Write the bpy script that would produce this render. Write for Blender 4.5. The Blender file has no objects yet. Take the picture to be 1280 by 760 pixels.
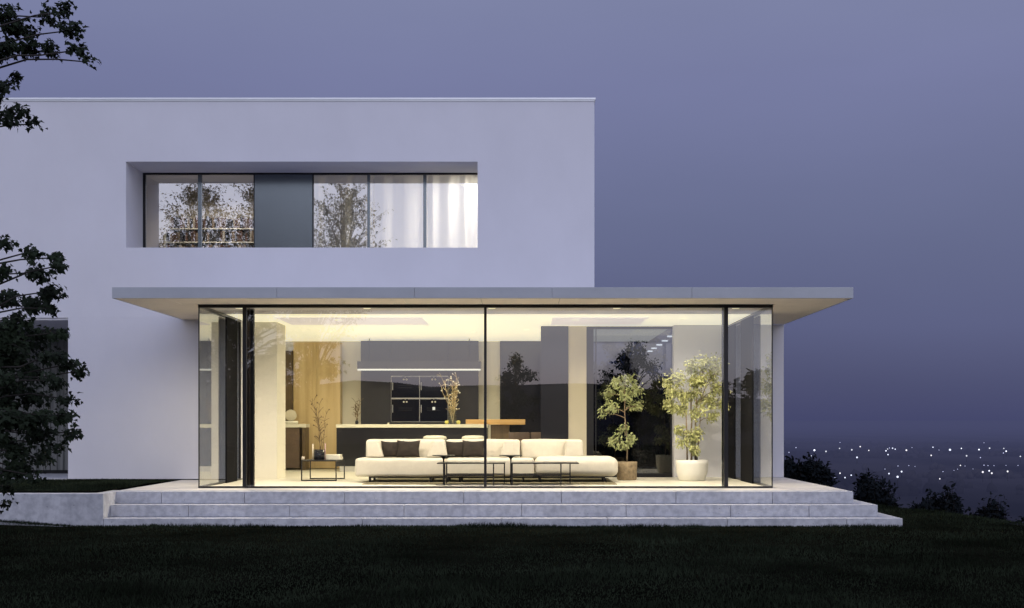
import bpy, math, random
from mathutils import Vector, Matrix, noise
random.seed(11)
S = bpy.context.scene
COL = S.collection
R = math.radians
FPX, VX, VY, EYE = 1572.0, 652.0, 530.0, 1.05      # photo focal length in px, vanishing point, eye height over the floor

def at(px, py, D):
    """world point seen at photo pixel (px, py) at depth D metres from the viewpoint"""
    s = FPX / D
    return ((px - VX) / s, D, EYE - (py - VY) / s)
def X(px, D): return (px - VX) * D / FPX
def Z(py, D): return EYE - (py - VY) * D / FPX

# ------------------------------------------------------------------ objects
def tag(o, label=None, cat=None, group=None, kind=None):
    if label: o['label'] = label
    if cat: o['category'] = cat
    if group: o['group'] = group
    if kind: o['kind'] = kind
    return o
def empty(name, loc, label, cat, group=None):
    o = bpy.data.objects.new(name, None); COL.objects.link(o)
    o.location = loc; o.empty_display_size = .2
    return tag(o, label, cat, group)
def kids(o): return [c for c in bpy.data.objects if c.parent == o]
def copy_tree(o, parent=None):
    c = o.copy(); COL.objects.link(c)
    if parent: c.parent = parent
    for ch in kids(o): copy_tree(ch, c)
    return c

class MB:
    def __init__(s): s.v = []; s.f = []; s.sm = []
    def add(s, vs, fs, smooth=False):
        n = len(s.v); s.v += [tuple(v) for v in vs]
        for f in fs: s.f.append([i + n for i in f]); s.sm.append(smooth)
        return s
    def box(s, x0, x1, y0, y1, z0, z1):
        vs = [(x, y, z) for x in (x0, x1) for y in (y0, y1) for z in (z0, z1)]
        return s.add(vs, [(0,1,3,2),(4,6,7,5),(0,4,5,1),(2,3,7,6),(0,2,6,4),(1,5,7,3)])
    def quad(s, a, b, c, d): return s.add([a, b, c, d], [(0,1,2,3)])
    def tube(s, pts, rad, n=8, caps=True):
        P = [Vector(p) for p in pts]; m = len(P)
        if not isinstance(rad, (list, tuple)): rad = [rad] * m
        vs = []; fs = []
        up = Vector((0, 0, 1)); t0 = (P[1] - P[0]).normalized()
        if abs(t0.dot(up)) > .95: up = Vector((1, 0, 0))
        a = t0.cross(up).normalized()
        for i in range(m):
            t = (P[min(i+1, m-1)] - P[max(i-1, 0)]).normalized()
            a = (a - t * a.dot(t)).normalized(); b = t.cross(a)
            for k in range(n):
                q = 2 * math.pi * k / n
                vs.append(P[i] + (a * math.cos(q) + b * math.sin(q)) * rad[i])
        for i in range(m - 1):
            for k in range(n):
                k2 = (k + 1) % n
                fs.append((i*n+k, i*n+k2, (i+1)*n+k2, (i+1)*n+k))
        s.add(vs, fs, True)
        if caps:
            N = len(s.v) - len(vs)
            s.f.append([N + k for k in range(n)][::-1]); s.sm.append(False)
            s.f.append([N + (m-1)*n + k for k in range(n)]); s.sm.append(False)
        return s
    def lathe(s, cx, cy, prof, n=28, smooth=True):
        vs = []; fs = []
        for r, z in prof:
            for k in range(n):
                q = 2*math.pi*k/n; vs.append((cx + r*math.cos(q), cy + r*math.sin(q), z))
        for i in range(len(prof)-1):
            for k in range(n):
                k2 = (k+1) % n; fs.append((i*n+k, i*n+k2, (i+1)*n+k2, (i+1)*n+k))
        return s.add(vs, fs, smooth)
    def ball(s, c, r, n=10, m=7, sz=1.0):
        prof = [(max(1e-4, r*math.sin(math.pi*i/m)), c[2] - r*sz*math.cos(math.pi*i/m)) for i in range(m+1)]
        return s.lathe(c[0], c[1], prof, n)
    def build(s, name, m, parent=None, bevel=0, seg=2, loc=None, smooth_all=False):
        me = bpy.data.meshes.new(name); me.from_pydata(s.v, [], s.f); me.update()
        for p, q in zip(me.polygons, s.sm): p.use_smooth = q or smooth_all
        me.materials.append(m)
        o = bpy.data.objects.new(name, me); COL.objects.link(o)
        if parent:
            o.parent = parent
            L = Vector(parent.location); pp = parent.parent
            while pp: L += Vector(pp.location); pp = pp.parent
            me.transform(Matrix.Translation(-L))
        if loc is not None:      # put the origin of a top-level mesh at its base
            me.transform(Matrix.Translation(-Vector(loc))); o.location = loc
        if bevel:
            b = o.modifiers.new('bevel', 'BEVEL'); b.width = bevel; b.segments = seg
            b.limit_method = 'ANGLE'; b.angle_limit = R(40); b.harden_normals = False
            if seg > 2:
                for p in me.polygons: p.use_smooth = True
        return o

# ------------------------------------------------------------------ materials
def new_mat(name):
    m = bpy.data.materials.new(name); m.use_nodes = True
    nt = m.node_tree; nt.nodes.clear()
    out = nt.nodes.new('ShaderNodeOutputMaterial')
    return m, nt, out
def pmat(name, col, rough=.6, metal=0, var=.12, scale=3.0, bump=.0, bscale=60, dark=None, stretch=(1,1,1), spec=.5, emis=0, sss=0):
    m, nt, out = new_mat(name); N = nt.nodes.new; L = nt.links.new
    b = N('ShaderNodeBsdfPrincipled'); L(b.outputs[0], out.inputs[0])
    b.inputs['Roughness'].default_value = rough; b.inputs['Metallic'].default_value = metal
    b.inputs['Specular IOR Level'].default_value = spec
    tc = N('ShaderNodeNewGeometry'); mp = N('ShaderNodeMapping'); mp.inputs['Scale'].default_value = stretch
    L(tc.outputs['Position'], mp.inputs[0])
    n = N('ShaderNodeTexNoise'); n.inputs['Scale'].default_value = scale; n.inputs['Detail'].default_value = 6
    n.inputs['Roughness'].default_value = .62
    L(mp.outputs[0], n.inputs['Vector'])
    r = N('ShaderNodeValToRGB'); L(n.outputs['Fac'], r.inputs[0])
    c0 = dark or tuple(c * (1 - var) for c in col); c1 = tuple(min(1, c * (1 + var)) for c in col)
    r.color_ramp.elements[0].position = .32; r.color_ramp.elements[1].position = .68
    r.color_ramp.elements[0].color = (*c0, 1); r.color_ramp.elements[1].color = (*c1, 1)
    L(r.outputs[0], b.inputs['Base Color'])
    if bump:
        n2 = N('ShaderNodeTexNoise'); n2.inputs['Scale'].default_value = bscale; n2.inputs['Detail'].default_value = 4
        L(tc.outputs['Position'], n2.inputs['Vector'])
        bp = N('ShaderNodeBump'); bp.inputs['Strength'].default_value = bump; bp.inputs['Distance'].default_value = .01
        L(n2.outputs['Fac'], bp.inputs['Height']); L(bp.outputs[0], b.inputs['Normal'])
    if emis:
        L(r.outputs[0], b.inputs['Emission Color']); b.inputs['Emission Strength'].default_value = emis
    return m
def emat(name, col, st):
    m, nt, out = new_mat(name); e = nt.nodes.new('ShaderNodeEmission')
    e.inputs[0].default_value = (*col, 1); e.inputs[1].default_value = st
    nt.links.new(e.outputs[0], out.inputs[0]); return m
def glassmat(name, r0, tint, wob=0.0):
    m, nt, out = new_mat(name); N = nt.nodes.new; L = nt.links.new
    lw = N('ShaderNodeLayerWeight'); lw.inputs[0].default_value = .5
    p = N('ShaderNodeMath'); p.operation = 'POWER'; p.inputs[1].default_value = 5; L(lw.outputs['Facing'], p.inputs[0])
    mul = N('ShaderNodeMath'); mul.operation = 'MULTIPLY_ADD'; mul.inputs[1].default_value = 1 - r0; mul.inputs[2].default_value = r0
    L(p.outputs[0], mul.inputs[0])
    t = N('ShaderNodeBsdfTransparent'); t.inputs[0].default_value = (*tint, 1)
    g = N('ShaderNodeBsdfGlossy'); g.inputs['Roughness'].default_value = 0.0; g.inputs[0].default_value = (.97, .98, 1, 1)
    if wob:
        ge = N('ShaderNodeNewGeometry'); n = N('ShaderNodeTexNoise'); n.inputs['Scale'].default_value = .7
        L(ge.outputs['Position'], n.inputs['Vector'])
        bp = N('ShaderNodeBump'); bp.inputs['Strength'].default_value = wob; bp.inputs['Distance'].default_value = .01
        L(n.outputs['Fac'], bp.inputs['Height']); L(bp.outputs[0], g.inputs['Normal'])
    mx = N('ShaderNodeMixShader'); L(mul.outputs[0], mx.inputs[0]); L(t.outputs[0], mx.inputs[1]); L(g.outputs[0], mx.inputs[2])
    L(mx.outputs[0], out.inputs[0]); return m

def concrete():
    m, nt, out = new_mat('concrete'); N = nt.nodes.new; L = nt.links.new
    b = N('ShaderNodeBsdfPrincipled'); L(b.outputs[0], out.inputs[0]); b.inputs['Roughness'].default_value = .85
    b.inputs['Specular IOR Level'].default_value = .25
    g = N('ShaderNodeNewGeometry')
    mp = N('ShaderNodeMapping'); mp.inputs['Scale'].default_value = (1.5, 1.5, .5); L(g.outputs['Position'], mp.inputs[0])
    n1 = N('ShaderNodeTexNoise'); n1.inputs['Scale'].default_value = 1.6; n1.inputs['Detail'].default_value = 8; n1.inputs['Roughness'].default_value = .68
    n2 = N('ShaderNodeTexNoise'); n2.inputs['Scale'].default_value = 11; n2.inputs['Detail'].default_value = 5
    L(mp.outputs[0], n1.inputs['Vector']); L(g.outputs['Position'], n2.inputs['Vector'])
    r1 = N('ShaderNodeValToRGB'); e = r1.color_ramp.elements
    e[0].position = .36; e[0].color = (.42, .425, .45, 1); e[1].position = .66; e[1].color = (.53, .535, .56, 1)
    L(n1.outputs['Fac'], r1.inputs[0])
    r2 = N('ShaderNodeValToRGB'); r2.color_ramp.elements[0].color = (.84, .84, .86, 1); r2.color_ramp.elements[0].position = .35
    r2.color_ramp.elements[1].color = (1.1, 1.1, 1.1, 1); r2.color_ramp.elements[1].position = .6; L(n2.outputs['Fac'], r2.inputs[0])
    v = N('ShaderNodeTexVoronoi'); v.inputs['Scale'].default_value = 7; L(g.outputs['Position'], v.inputs['Vector'])
    r3 = N('ShaderNodeValToRGB'); r3.color_ramp.elements[0].color = (.35, .35, .37, 1); r3.color_ramp.elements[0].position = .05
    r3.color_ramp.elements[1].color = (1, 1, 1, 1); r3.color_ramp.elements[1].position = .09; L(v.outputs['Distance'], r3.inputs[0])
    m1 = N('ShaderNodeMix'); m1.data_type = 'RGBA'; m1.blend_type = 'MULTIPLY'; m1.inputs[0].default_value = 1
    L(r1.outputs[0], m1.inputs[6]); L(r2.outputs[0], m1.inputs[7])
    m2 = N('ShaderNodeMix'); m2.data_type = 'RGBA'; m2.blend_type = 'MULTIPLY'; m2.inputs[0].default_value = .55
    L(m1.outputs[2], m2.inputs[6]); L(r3.outputs[0], m2.inputs[7]); L(m2.outputs[2], b.inputs['Base Color'])
    bp = N('ShaderNodeBump'); bp.inputs['Strength'].default_value = .35; bp.inputs['Distance'].default_value = .01
    n3 = N('ShaderNodeTexNoise'); n3.inputs['Scale'].default_value = 35; n3.inputs['Detail'].default_value = 5; L(g.outputs['Position'], n3.inputs['Vector'])
    L(n3.outputs['Fac'], bp.inputs['Height']); L(bp.outputs[0], b.inputs['Normal'])
    return m
def plaster(name, col):
    m, nt, out = new_mat(name); N = nt.nodes.new; L = nt.links.new
    b = N('ShaderNodeBsdfPrincipled'); L(b.outputs[0], out.inputs[0]); b.inputs['Roughness'].default_value = .9
    b.inputs['Specular IOR Level'].default_value = .2
    g = N('ShaderNodeNewGeometry')
    mp = N('ShaderNodeMapping'); mp.inputs['Scale'].default_value = (1, 1, .7); L(g.outputs['Position'], mp.inputs[0])
    n1 = N('ShaderNodeTexNoise'); n1.inputs['Scale'].default_value = .8; n1.inputs['Detail'].default_value = 7; n1.inputs['Roughness'].default_value = .6
    L(mp.outputs[0], n1.inputs['Vector'])
    r1 = N('ShaderNodeValToRGB'); e = r1.color_ramp.elements
    e[0].position = .3; e[0].color = (*[c*.95 for c in col], 1); e[1].position = .7; e[1].color = (*[c*1.02 for c in col], 1)
    L(n1.outputs['Fac'], r1.inputs[0]); L(r1.outputs[0], b.inputs['Base Color'])
    n3 = N('ShaderNodeTexNoise'); n3.inputs['Scale'].default_value = 90; n3.inputs['Detail'].default_value = 3; L(g.outputs['Position'], n3.inputs['Vector'])
    bp = N('ShaderNodeBump'); bp.inputs['Strength'].default_value = .18; bp.inputs['Distance'].default_value = .01
    L(n3.outputs['Fac'], bp.inputs['Height']); L(bp.outputs[0], b.inputs['Normal'])
    return m
def woodmat(name, c0, c1, vert=True, sc=1.0, rough=.5):
    m, nt, out = new_mat(name); N = nt.nodes.new; L = nt.links.new
    b = N('ShaderNodeBsdfPrincipled'); L(b.outputs[0], out.inputs[0]); b.inputs['Roughness'].default_value = rough
    g = N('ShaderNodeNewGeometry'); mp = N('ShaderNodeMapping')
    mp.inputs['Scale'].default_value = (14*sc, 14*sc, .8*sc) if vert else (.8*sc, 14*sc, 14*sc)
    L(g.outputs['Position'], mp.inputs[0])
    n = N('ShaderNodeTexNoise'); n.inputs['Scale'].default_value = 1; n.inputs['Detail'].default_value = 7; L(mp.outputs[0], n.inputs['Vector'])
    r = N('ShaderNodeValToRGB'); r.color_ramp.elements[0].position = .35; r.color_ramp.elements[1].position = .65
    r.color_ramp.elements[0].color = (*c0, 1); r.color_ramp.elements[1].color = (*c1, 1)
    L(n.outputs['Fac'], r.inputs[0]); L(r.outputs[0], b.inputs['Base Color']); return m
def terrainmat():
    """dark fields that fade into blue evening haze, painted as emission, with distance from the house (world position)"""
    m, nt, out = new_mat('fields'); N = nt.nodes.new; L = nt.links.new
    b = N('ShaderNodeBsdfPrincipled'); b.inputs['Roughness'].default_value = 1; b.inputs['Specular IOR Level'].default_value = 0
    g = N('ShaderNodeNewGeometry')
    mp = N('ShaderNodeMapping'); mp.inputs['Scale'].default_value = (.006, .0014, .003); L(g.outputs['Position'], mp.inputs[0])
    n = N('ShaderNodeTexNoise'); n.inputs['Scale'].default_value = 1; n.inputs['Detail'].default_value = 6; L(mp.outputs[0], n.inputs['Vector'])
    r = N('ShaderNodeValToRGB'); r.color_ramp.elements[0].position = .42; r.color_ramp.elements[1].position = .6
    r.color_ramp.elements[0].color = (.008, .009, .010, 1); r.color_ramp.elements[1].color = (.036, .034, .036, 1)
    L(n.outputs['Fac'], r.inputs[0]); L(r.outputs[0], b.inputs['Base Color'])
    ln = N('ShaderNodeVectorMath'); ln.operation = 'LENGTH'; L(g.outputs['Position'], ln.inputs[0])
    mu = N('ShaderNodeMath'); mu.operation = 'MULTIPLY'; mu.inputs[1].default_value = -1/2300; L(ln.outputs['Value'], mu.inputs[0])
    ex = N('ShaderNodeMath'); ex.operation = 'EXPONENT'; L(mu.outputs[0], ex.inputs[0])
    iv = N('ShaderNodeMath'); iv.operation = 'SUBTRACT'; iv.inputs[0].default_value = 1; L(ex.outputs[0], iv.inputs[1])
    e = N('ShaderNodeEmission'); e.inputs[0].default_value = (.062, .068, .145, 1)  # haze colour put in as emission, mixed by distance
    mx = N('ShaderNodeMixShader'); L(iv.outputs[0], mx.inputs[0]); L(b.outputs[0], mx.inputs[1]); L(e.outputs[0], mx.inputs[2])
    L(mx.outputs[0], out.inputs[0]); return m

M = dict(
    wall=plaster('white_render', (.71, .705, .765)), inner=plaster('cream_plaster', (.76, .72, .62)),
    beige=plaster('beige_plaster', (.62, .56, .44)), grey=plaster('grey_plaster', (.55, .54, .52)),
    concrete=concrete(), canopy=pmat('canopy_panel', (.42, .44, .48), .55, var=.07, scale=1.2, bump=.05),
    soffit=pmat('canopy_soffit', (.93, .83, .72), .75, var=.05, scale=1.5),
    coping=pmat('roof_coping', (.62, .64, .68), .35, .6, var=.04),
    black=pmat('black_metal', (.012, .011, .013), .35, .3, var=.2, scale=8),
    matte=pmat('matte_black', (.008, .008, .010), .9, spec=.05),
    bronze=pmat('bronze_metal', (.06, .045, .035), .3, .8, var=.2, scale=8),
    void=pmat('dark_void', (.01, .01, .012), .8),
    greymet=pmat('grey_metal', (.17, .195, .21), .2, .95, var=.03, scale=.5),
    paving=pmat('terrace_paving', (.66, .62, .57), .6, var=.08, scale=2.5, bump=.1, bscale=25),
    floor=pmat('stone_floor', (.78, .74, .62), .35, var=.05, scale=1.5),
    kitchen=pmat('graphite_front', (.045, .044, .048), .22, var=.1, scale=2),
    kitchen2=pmat('dark_lacquer', (.02, .02, .024), .12, var=.1, scale=2),
    ovenglass=pmat('oven_glass', (.010, .011, .016), .05, var=.1),
    steel=pmat('brushed_steel', (.80, .78, .74), .3, .9, var=.08, stretch=(1, 1, 30)),
    counter=pmat('pale_worktop', (.72, .69, .58), .35, var=.05, scale=4),
    oak=woodmat('oak_veneer', (.54, .39, .19), (.66, .50, .27), sc=.6),
    table=woodmat('oak_table', (.50, .30, .11), (.66, .43, .19), vert=False),
    brownwood=woodmat('brown_wood', (.07, .045, .02), (.13, .085, .04)),
    siding=woodmat('weathered_siding', (.10, .105, .10), (.20, .20, .19), sc=.8, rough=.8),
    sofa=pmat('cream_boucle', (.60, .56, .48), .95, var=.05, scale=10, bump=.35, bscale=160),
    pillow=pmat('brown_velvet', (.018, .012, .009), .9, var=.35, scale=9, bump=.3, bscale=40),
    leather=pmat('brown_leather', (.10, .065, .045), .5, var=.15),
    rug=pmat('olive_rug', (.16, .14, .085), 1, var=.4, scale=9, bump=.8, bscale=120),
    whitepot=pmat('white_ceramic', (.78, .76, .70), .45, var=.04, scale=6),
    brownpot=pmat('brown_terracotta', (.25, .19, .12), .85, var=.35, scale=16, bump=.5, bscale=60),
    soil=pmat('potting_soil', (.03, .02, .012), 1, var=.3, bump=1, bscale=80),
    ivory=pmat('ivory_ceramic', (.75, .72, .62), .35, var=.03),
    candle=pmat('wax', (.70, .62, .50), .5, var=.05), pinkcandle=pmat('mauve_wax', (.40, .26, .25), .5, var=.05),
    brass=pmat('yellow_glass', (.60, .55, .15), .2, var=.05),
    bark=pmat('dark_bark', (.022, .018, .016), .9, var=.4, scale=12, bump=.5, bscale=40),
    barkin=pmat('pale_bark', (.22, .16, .10), .85, var=.3, scale=14),
    leafdark=pmat('maple_leaf', (.014, .022, .011), .7, var=.5, scale=2.2, spec=.15),
    leafback=pmat('garden_tree_leaf', (.020, .026, .016), .8, var=.4, scale=1.5, spec=.1),
    leafin=pmat('ficus_leaf', (.42, .43, .18), .45, var=.5, scale=14),
    leafin2=pmat('benjamin_leaf', (.30, .33, .14), .45, var=.5, scale=14),
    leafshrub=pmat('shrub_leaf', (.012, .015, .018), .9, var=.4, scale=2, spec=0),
    twig=pmat('pale_twig', (.46, .36, .2), .8, var=.25, scale=20),
    darktwig=pmat('brown_twig', (.14, .09, .04), .8, var=.25, scale=20),
    grass=pmat('lawn_soil', (.006, .0065, .0045), 1, var=.45, scale=1.1, bump=.5, bscale=30, spec=0),
    blade=pmat('grass_blade', (.018, .024, .015), .9, var=.6, scale=.7, spec=0),
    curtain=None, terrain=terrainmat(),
    ceil=pmat('self_lit_ceiling', (.87, .83, .64), .8, var=.02, emis=.68),  # emission stands in for the light on the ceiling
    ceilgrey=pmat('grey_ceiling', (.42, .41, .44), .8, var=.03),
    glowpanel=pmat('glowing_recess_panel', (.72, .68, .70), .7, var=.03, emis=.45),  # glow added so the down-facing panels look lit
    led=emat('led_line', (1, .95, .78), 1.0), lamp=emat('lamp_face', (1, .97, .9), 3), city=emat('city_light', (.80, .84, 1), 3.0),
    citydim=emat('dim_city_light', (.62, .66, 1), 1.1),
    glass=glassmat('low_iron_glass', .145, (.96, .97, .95)), sideglass=glassmat('side_glass', .28, (.80, .82, .80)),
    topglass=glassmat('coated_glass', .42, (.92, .93, .93)), backglass=glassmat('dark_back_glass', .09, (.20, .23, .28)),
    paper=pmat('book_pages', (.6, .55, .45), .8),
)
def curtainmat():
    m, nt, out = new_mat('sheer_curtain'); N = nt.nodes.new; L = nt.links.new
    d = N('ShaderNodeBsdfDiffuse'); d.inputs[0].default_value = (.80, .78, .74, 1)
    t = N('ShaderNodeBsdfTranslucent'); t.inputs[0].default_value = (.80, .77, .70, 1)
    mx = N('ShaderNodeMixShader'); mx.inputs[0].default_value = .5
    L(d.outputs[0], mx.inputs[1]); L(t.outputs[0], mx.inputs[2]); L(mx.outputs[0], out.inputs[0]); return m
M['curtain'] = curtainmat()

# ------------------------------------------------------------------ camera
cam = bpy.data.cameras.new('camera'); co = bpy.data.objects.new('camera', cam); COL.objects.link(co)
co.location = (0, 0, EYE); co.rotation_euler = (R(90), 0, 0)
cam.sensor_width = 36; cam.lens = 36 * FPX / 1280
cam.shift_x = -12 / 1280; cam.shift_y = 150 / 1280
cam.clip_start = .1; cam.clip_end = 60000
S.camera = co
S.render.resolution_x = 1024; S.render.resolution_y = 608
S.view_settings.view_transform = 'Standard'; S.view_settings.look = 'None'; S.view_settings.exposure = 0
cy = S.cycles
cy.use_denoising = True; cy.max_bounces = 10; cy.diffuse_bounces = 4; cy.glossy_bounces = 5
cy.transparent_max_bounces = 24; cy.transmission_bounces = 6; cy.sample_clamp_indirect = 6; cy.caustics_reflective = False; cy.caustics_refractive = False

# ------------------------------------------------------------------ world
w = bpy.data.worlds.new('World'); S.world = w; w.use_nodes = True
nt = w.node_tree; nt.nodes.clear(); N = nt.nodes.new; L = nt.links.new
out = N('ShaderNodeOutputWorld'); tc = N('ShaderNodeTexCoord'); sx = N('ShaderNodeSeparateXYZ')
L(tc.outputs['Generated'], sx.inputs[0])
def ramp(stops):
    r = N('ShaderNodeValToRGB'); e = r.color_ramp.elements
    while len(e) > len(stops): e.remove(e[-1])
    while len(e) < len(stops): e.new(1)
    for q, (p, c) in zip(e, stops): q.position = p; q.color = (*c, 1)
    return r
rf = ramp([(0, (.054, .062, .145)), (.03, (.065, .078, .170)), (.075, (.092, .107, .222)), (.16, (.128, .146, .272)),
           (.26, (.175, .192, .350)), (.36, (.212, .235, .385)), (1, (.33, .34, .52))])
rb = ramp([(0, (.46, .50, .64)), (.05, (.74, .80, .98)), (.12, (1.0, 1.04, 1.26)), (.25, (1.0, 1.04, 1.30)), (.5, (.88, .93, 1.22)), (1, (.40, .43, .66))])
L(sx.outputs['Z'], rf.inputs[0]); L(sx.outputs['Z'], rb.inputs[0])
mr = N('ShaderNodeMapRange'); mr.interpolation_type = 'SMOOTHSTEP'
mr.inputs['From Min'].default_value = -.55; mr.inputs['From Max'].default_value = .45
mr.inputs['To Min'].default_value = 1; mr.inputs['To Max'].default_value = 0
L(sx.outputs['Y'], mr.inputs['Value'])
mx = N('ShaderNodeMix'); mx.data_type = 'RGBA'; L(mr.outputs[0], mx.inputs[0]); L(rf.outputs[0], mx.inputs[6]); L(rb.outputs[0], mx.inputs[7])
cn = N('ShaderNodeTexNoise'); cn.inputs['Scale'].default_value = 2.2; cn.inputs['Detail'].default_value = 4
mp = N('ShaderNodeMapping'); mp.inputs['Scale'].default_value = (1, 1, 3.5); L(tc.outputs['Generated'], mp.inputs[0]); L(mp.outputs[0], cn.inputs['Vector'])
cr = ramp([(.3, (.94, .94, .945)), (.7, (1.05, 1.045, 1.04))]); L(cn.outputs['Fac'], cr.inputs[0])
mm = N('ShaderNodeMix'); mm.data_type = 'RGBA'; mm.blend_type = 'MULTIPLY'; mm.inputs[0].default_value = 1
L(mx.outputs[2], mm.inputs[6]); L(cr.outputs[0], mm.inputs[7])
bg = N('ShaderNodeBackground'); L(mm.outputs[2], bg.inputs[0]); bg.inputs[1].default_value = 1
sk = N('ShaderNodeTexSky'); sk.sky_type = 'NISHITA'; sk.sun_disc = False; sk.sun_elevation = R(2); sk.sun_rotation = R(180)
bs = N('ShaderNodeBackground'); L(sk.outputs[0], bs.inputs[0]); bs.inputs[1].default_value = .006
ad = N('ShaderNodeAddShader'); L(bg.outputs[0], ad.inputs[0]); L(bs.outputs[0], ad.inputs[1]); L(ad.outputs[0], out.inputs[0])

sd = bpy.data.lights.new('evening_glow', 'SUN'); sd.energy = .18; sd.angle = R(40); sd.color = (.86, .88, 1)
so = bpy.data.objects.new('evening_glow', sd); COL.objects.link(so); so.rotation_euler = (R(62), 0, R(8))

def area(name, x, y, z, sx_, sy_, power, col=(1, .88, .62), rot=(0, 0, 0), spread=180):
    l = bpy.data.lights.new(name, 'AREA'); l.shape = 'RECTANGLE'; l.size = sx_; l.size_y = sy_; l.energy = power; l.color = col
    l.spread = R(spread)
    o = bpy.data.objects.new(name, l); COL.objects.link(o); o.location = (x, y, z); o.rotation_euler = rot; return o

# ------------------------------------------------------------------ ground
def x_edge(y): return 7.0 + (23 - y) * .235 if y < 30 else 5.4
def fb(x, y, s): return noise.noise(Vector((x * s, y * s, 3.7)))
def ground_z(x, y):
    z = -.50
    z += .085 * max(0, min(1, (-6.6 - x) / 1.2)) * (1 if y < 19 else 0)
    d = max(x - x_edge(max(y, -20)), (y - 42) * .8)
    if y < 2: d *= max(0, min(1, (y + 14) / 16))
    if d > 0: z -= 39.5 * (1 - math.exp(-(d ** 1.35) / 110))
    if y < -120:
        k = min(1, (-120 - y) / 280); k = k*k*(3-2*k)
        z += k * (14 + 15 * fb(x, 0, .006) + 6 * fb(x, y, .02))
    if y > 2500: z += 0
    far = math.hypot(x, y)
    if far > 4500: z += (far - 4500) * .004
    z += .012 * fb(x, y, .5) if far < 60 else 0
    return z
def axis(fine0, fine1, step, coarse):
    a = []; q = fine0
    while q <= fine1 + 1e-6: a.append(q); q += step
    return sorted(set([c for c in coarse if c < fine0 or c > fine1] + a))
xs = axis(-12, 26, .5, [-30000, -15000, -8000, -4000, -2500, -1600, -1100, -800, -600, -450, -330, -240, -170, -120, -80, -55, -40, -30, -24, -19, -15, 29, 33, 38, 44, 52, 62, 75, 92, 115, 145, 180, 230, 300, 380, 480, 600, 800, 1100, 1600, 2500, 4000, 8000, 15000, 30000])
ys = axis(4, 50, .5, [-30000, -12000, -6000, -3000, -1500, -900, -600, -500, -430, -370, -320, -280, -240, -200, -160, -120, -80, -50, -30, -18, -10, -4, 0, 56, 63, 72, 84, 100, 120, 145, 180, 230, 300, 400, 520, 700, 950, 1300, 1800, 2500, 3500, 5000, 8000, 15000, 40000])
near = MB(); vs = [(x, y, ground_z(x, y)) for y in ys for x in xs]; nx = len(xs)
fs_n = []; fs_f = []
for j in range(len(ys) - 1):
    for i in range(nx - 1):
        f = (j*nx+i, j*nx+i+1, (j+1)*nx+i+1, (j+1)*nx+i)
        (fs_n if xs[i] >= -60 and xs[i] < 40 and ys[j] >= -60 and ys[j] < 60 else fs_f).append(f)
def sub(fs):
    m = {}; vv = []; ff = []
    for f in fs:
        g = []
        for i in f:
            if i not in m: m[i] = len(vv); vv.append(vs[i])
            g.append(m[i])
        ff.append(g)
    b = MB(); b.add(vv, ff, True); return b
tag(sub(fs_n).build('lawn', M['grass']), 'dark mown lawn in front of the terrace steps', 'lawn', kind='structure')
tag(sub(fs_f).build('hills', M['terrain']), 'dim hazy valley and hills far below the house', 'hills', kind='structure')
# raised strip of turf behind the retaining wall
tb = MB(); pts = []
for i in range(21):
    y = 19.25 + (23.4 - 19.25) * i / 20
    pts.append((y, -6.47 + .02 * fb(y, 0, 3)))
vv = []; ff = []
for i, (y, xr) in enumerate(pts):
    for j, x in enumerate([-16, -13, -11, -9.5, -8.5, -7.6, -7.0, -6.7, xr]):
        vv.append((x, y, .015 + .02 * fb(x, y, .9)))
for i in range(20):
    for j in range(8): ff.append((i*9+j, i*9+j+1, (i+1)*9+j+1, (i+1)*9+j))
tb.add(vv, ff, True)
tag(tb.build('raised_lawn', M['grass']), 'strip of dark turf level with the terrace on the left', 'lawn', kind='structure')

def blades(n, region, h, name, label, mat):
    b = MB(); V = b.v; F = b.f; SM = b.sm; rnd = random.random; k = 0
    while k < n:
        x, y, z, ok = region()
        if not ok: continue
        k += 1
        dens = .55 + .9 * (fb(x, y, .8) + .5 * fb(x, y, 3))
        hh = h * (.5 + rnd()) * max(.45, dens); a = rnd() * 6.283; wd = .004 + .004 * rnd()
        lx, ly = (rnd() - .5) * hh * 1.1, (rnd() - .5) * hh * 1.1
        i = len(V)
        V.append((x - wd*math.cos(a), y - wd*math.sin(a), z)); V.append((x + wd*math.cos(a), y + wd*math.sin(a), z)); V.append((x + lx, y + ly, z + hh))
        F.append((i, i+1, i+2)); SM.append(False)
    o = b.build(name, mat); return tag(o, label, 'grass', kind='stuff')
def reg_front():
    y = 9.8 + 9.2 * random.random() ** 1.2
    x = random.uniform(-.46 * y - .3, .42 * y + .6); return x, y, ground_z(x, y), True
def reg_edge():
    y = random.uniform(18.6, 26); x = random.uniform(5.9, 10.5)
    return x, y, ground_z(x, y), x < x_edge(y) + 1.2
def reg_wall():
    y = random.uniform(18.75, 18.95); x = random.uniform(-9, 5.9); return x, y, ground_z(x, y), True
def reg_raise():
    y = random.uniform(19.25, 23.35); x = random.uniform(-9.9, -6.46); return x, y, .015 + .02 * fb(x, y, .9), True
blades(90000, reg_front, .045, 'grass_blades', 'short dark grass growing all over the front lawn', M['blade'])
blades(14000, reg_edge, .05, 'grass_blades', 'dark grass beside the right end of the steps', M['blade'])
blades(9000, reg_wall, .06, 'grass_blades', 'grass fringe along the foot of the lowest step', M['blade'])
blades(16000, reg_raise, .05, 'grass_blades', 'dark grass on the raised turf by the white wall', M['blade'])

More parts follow.
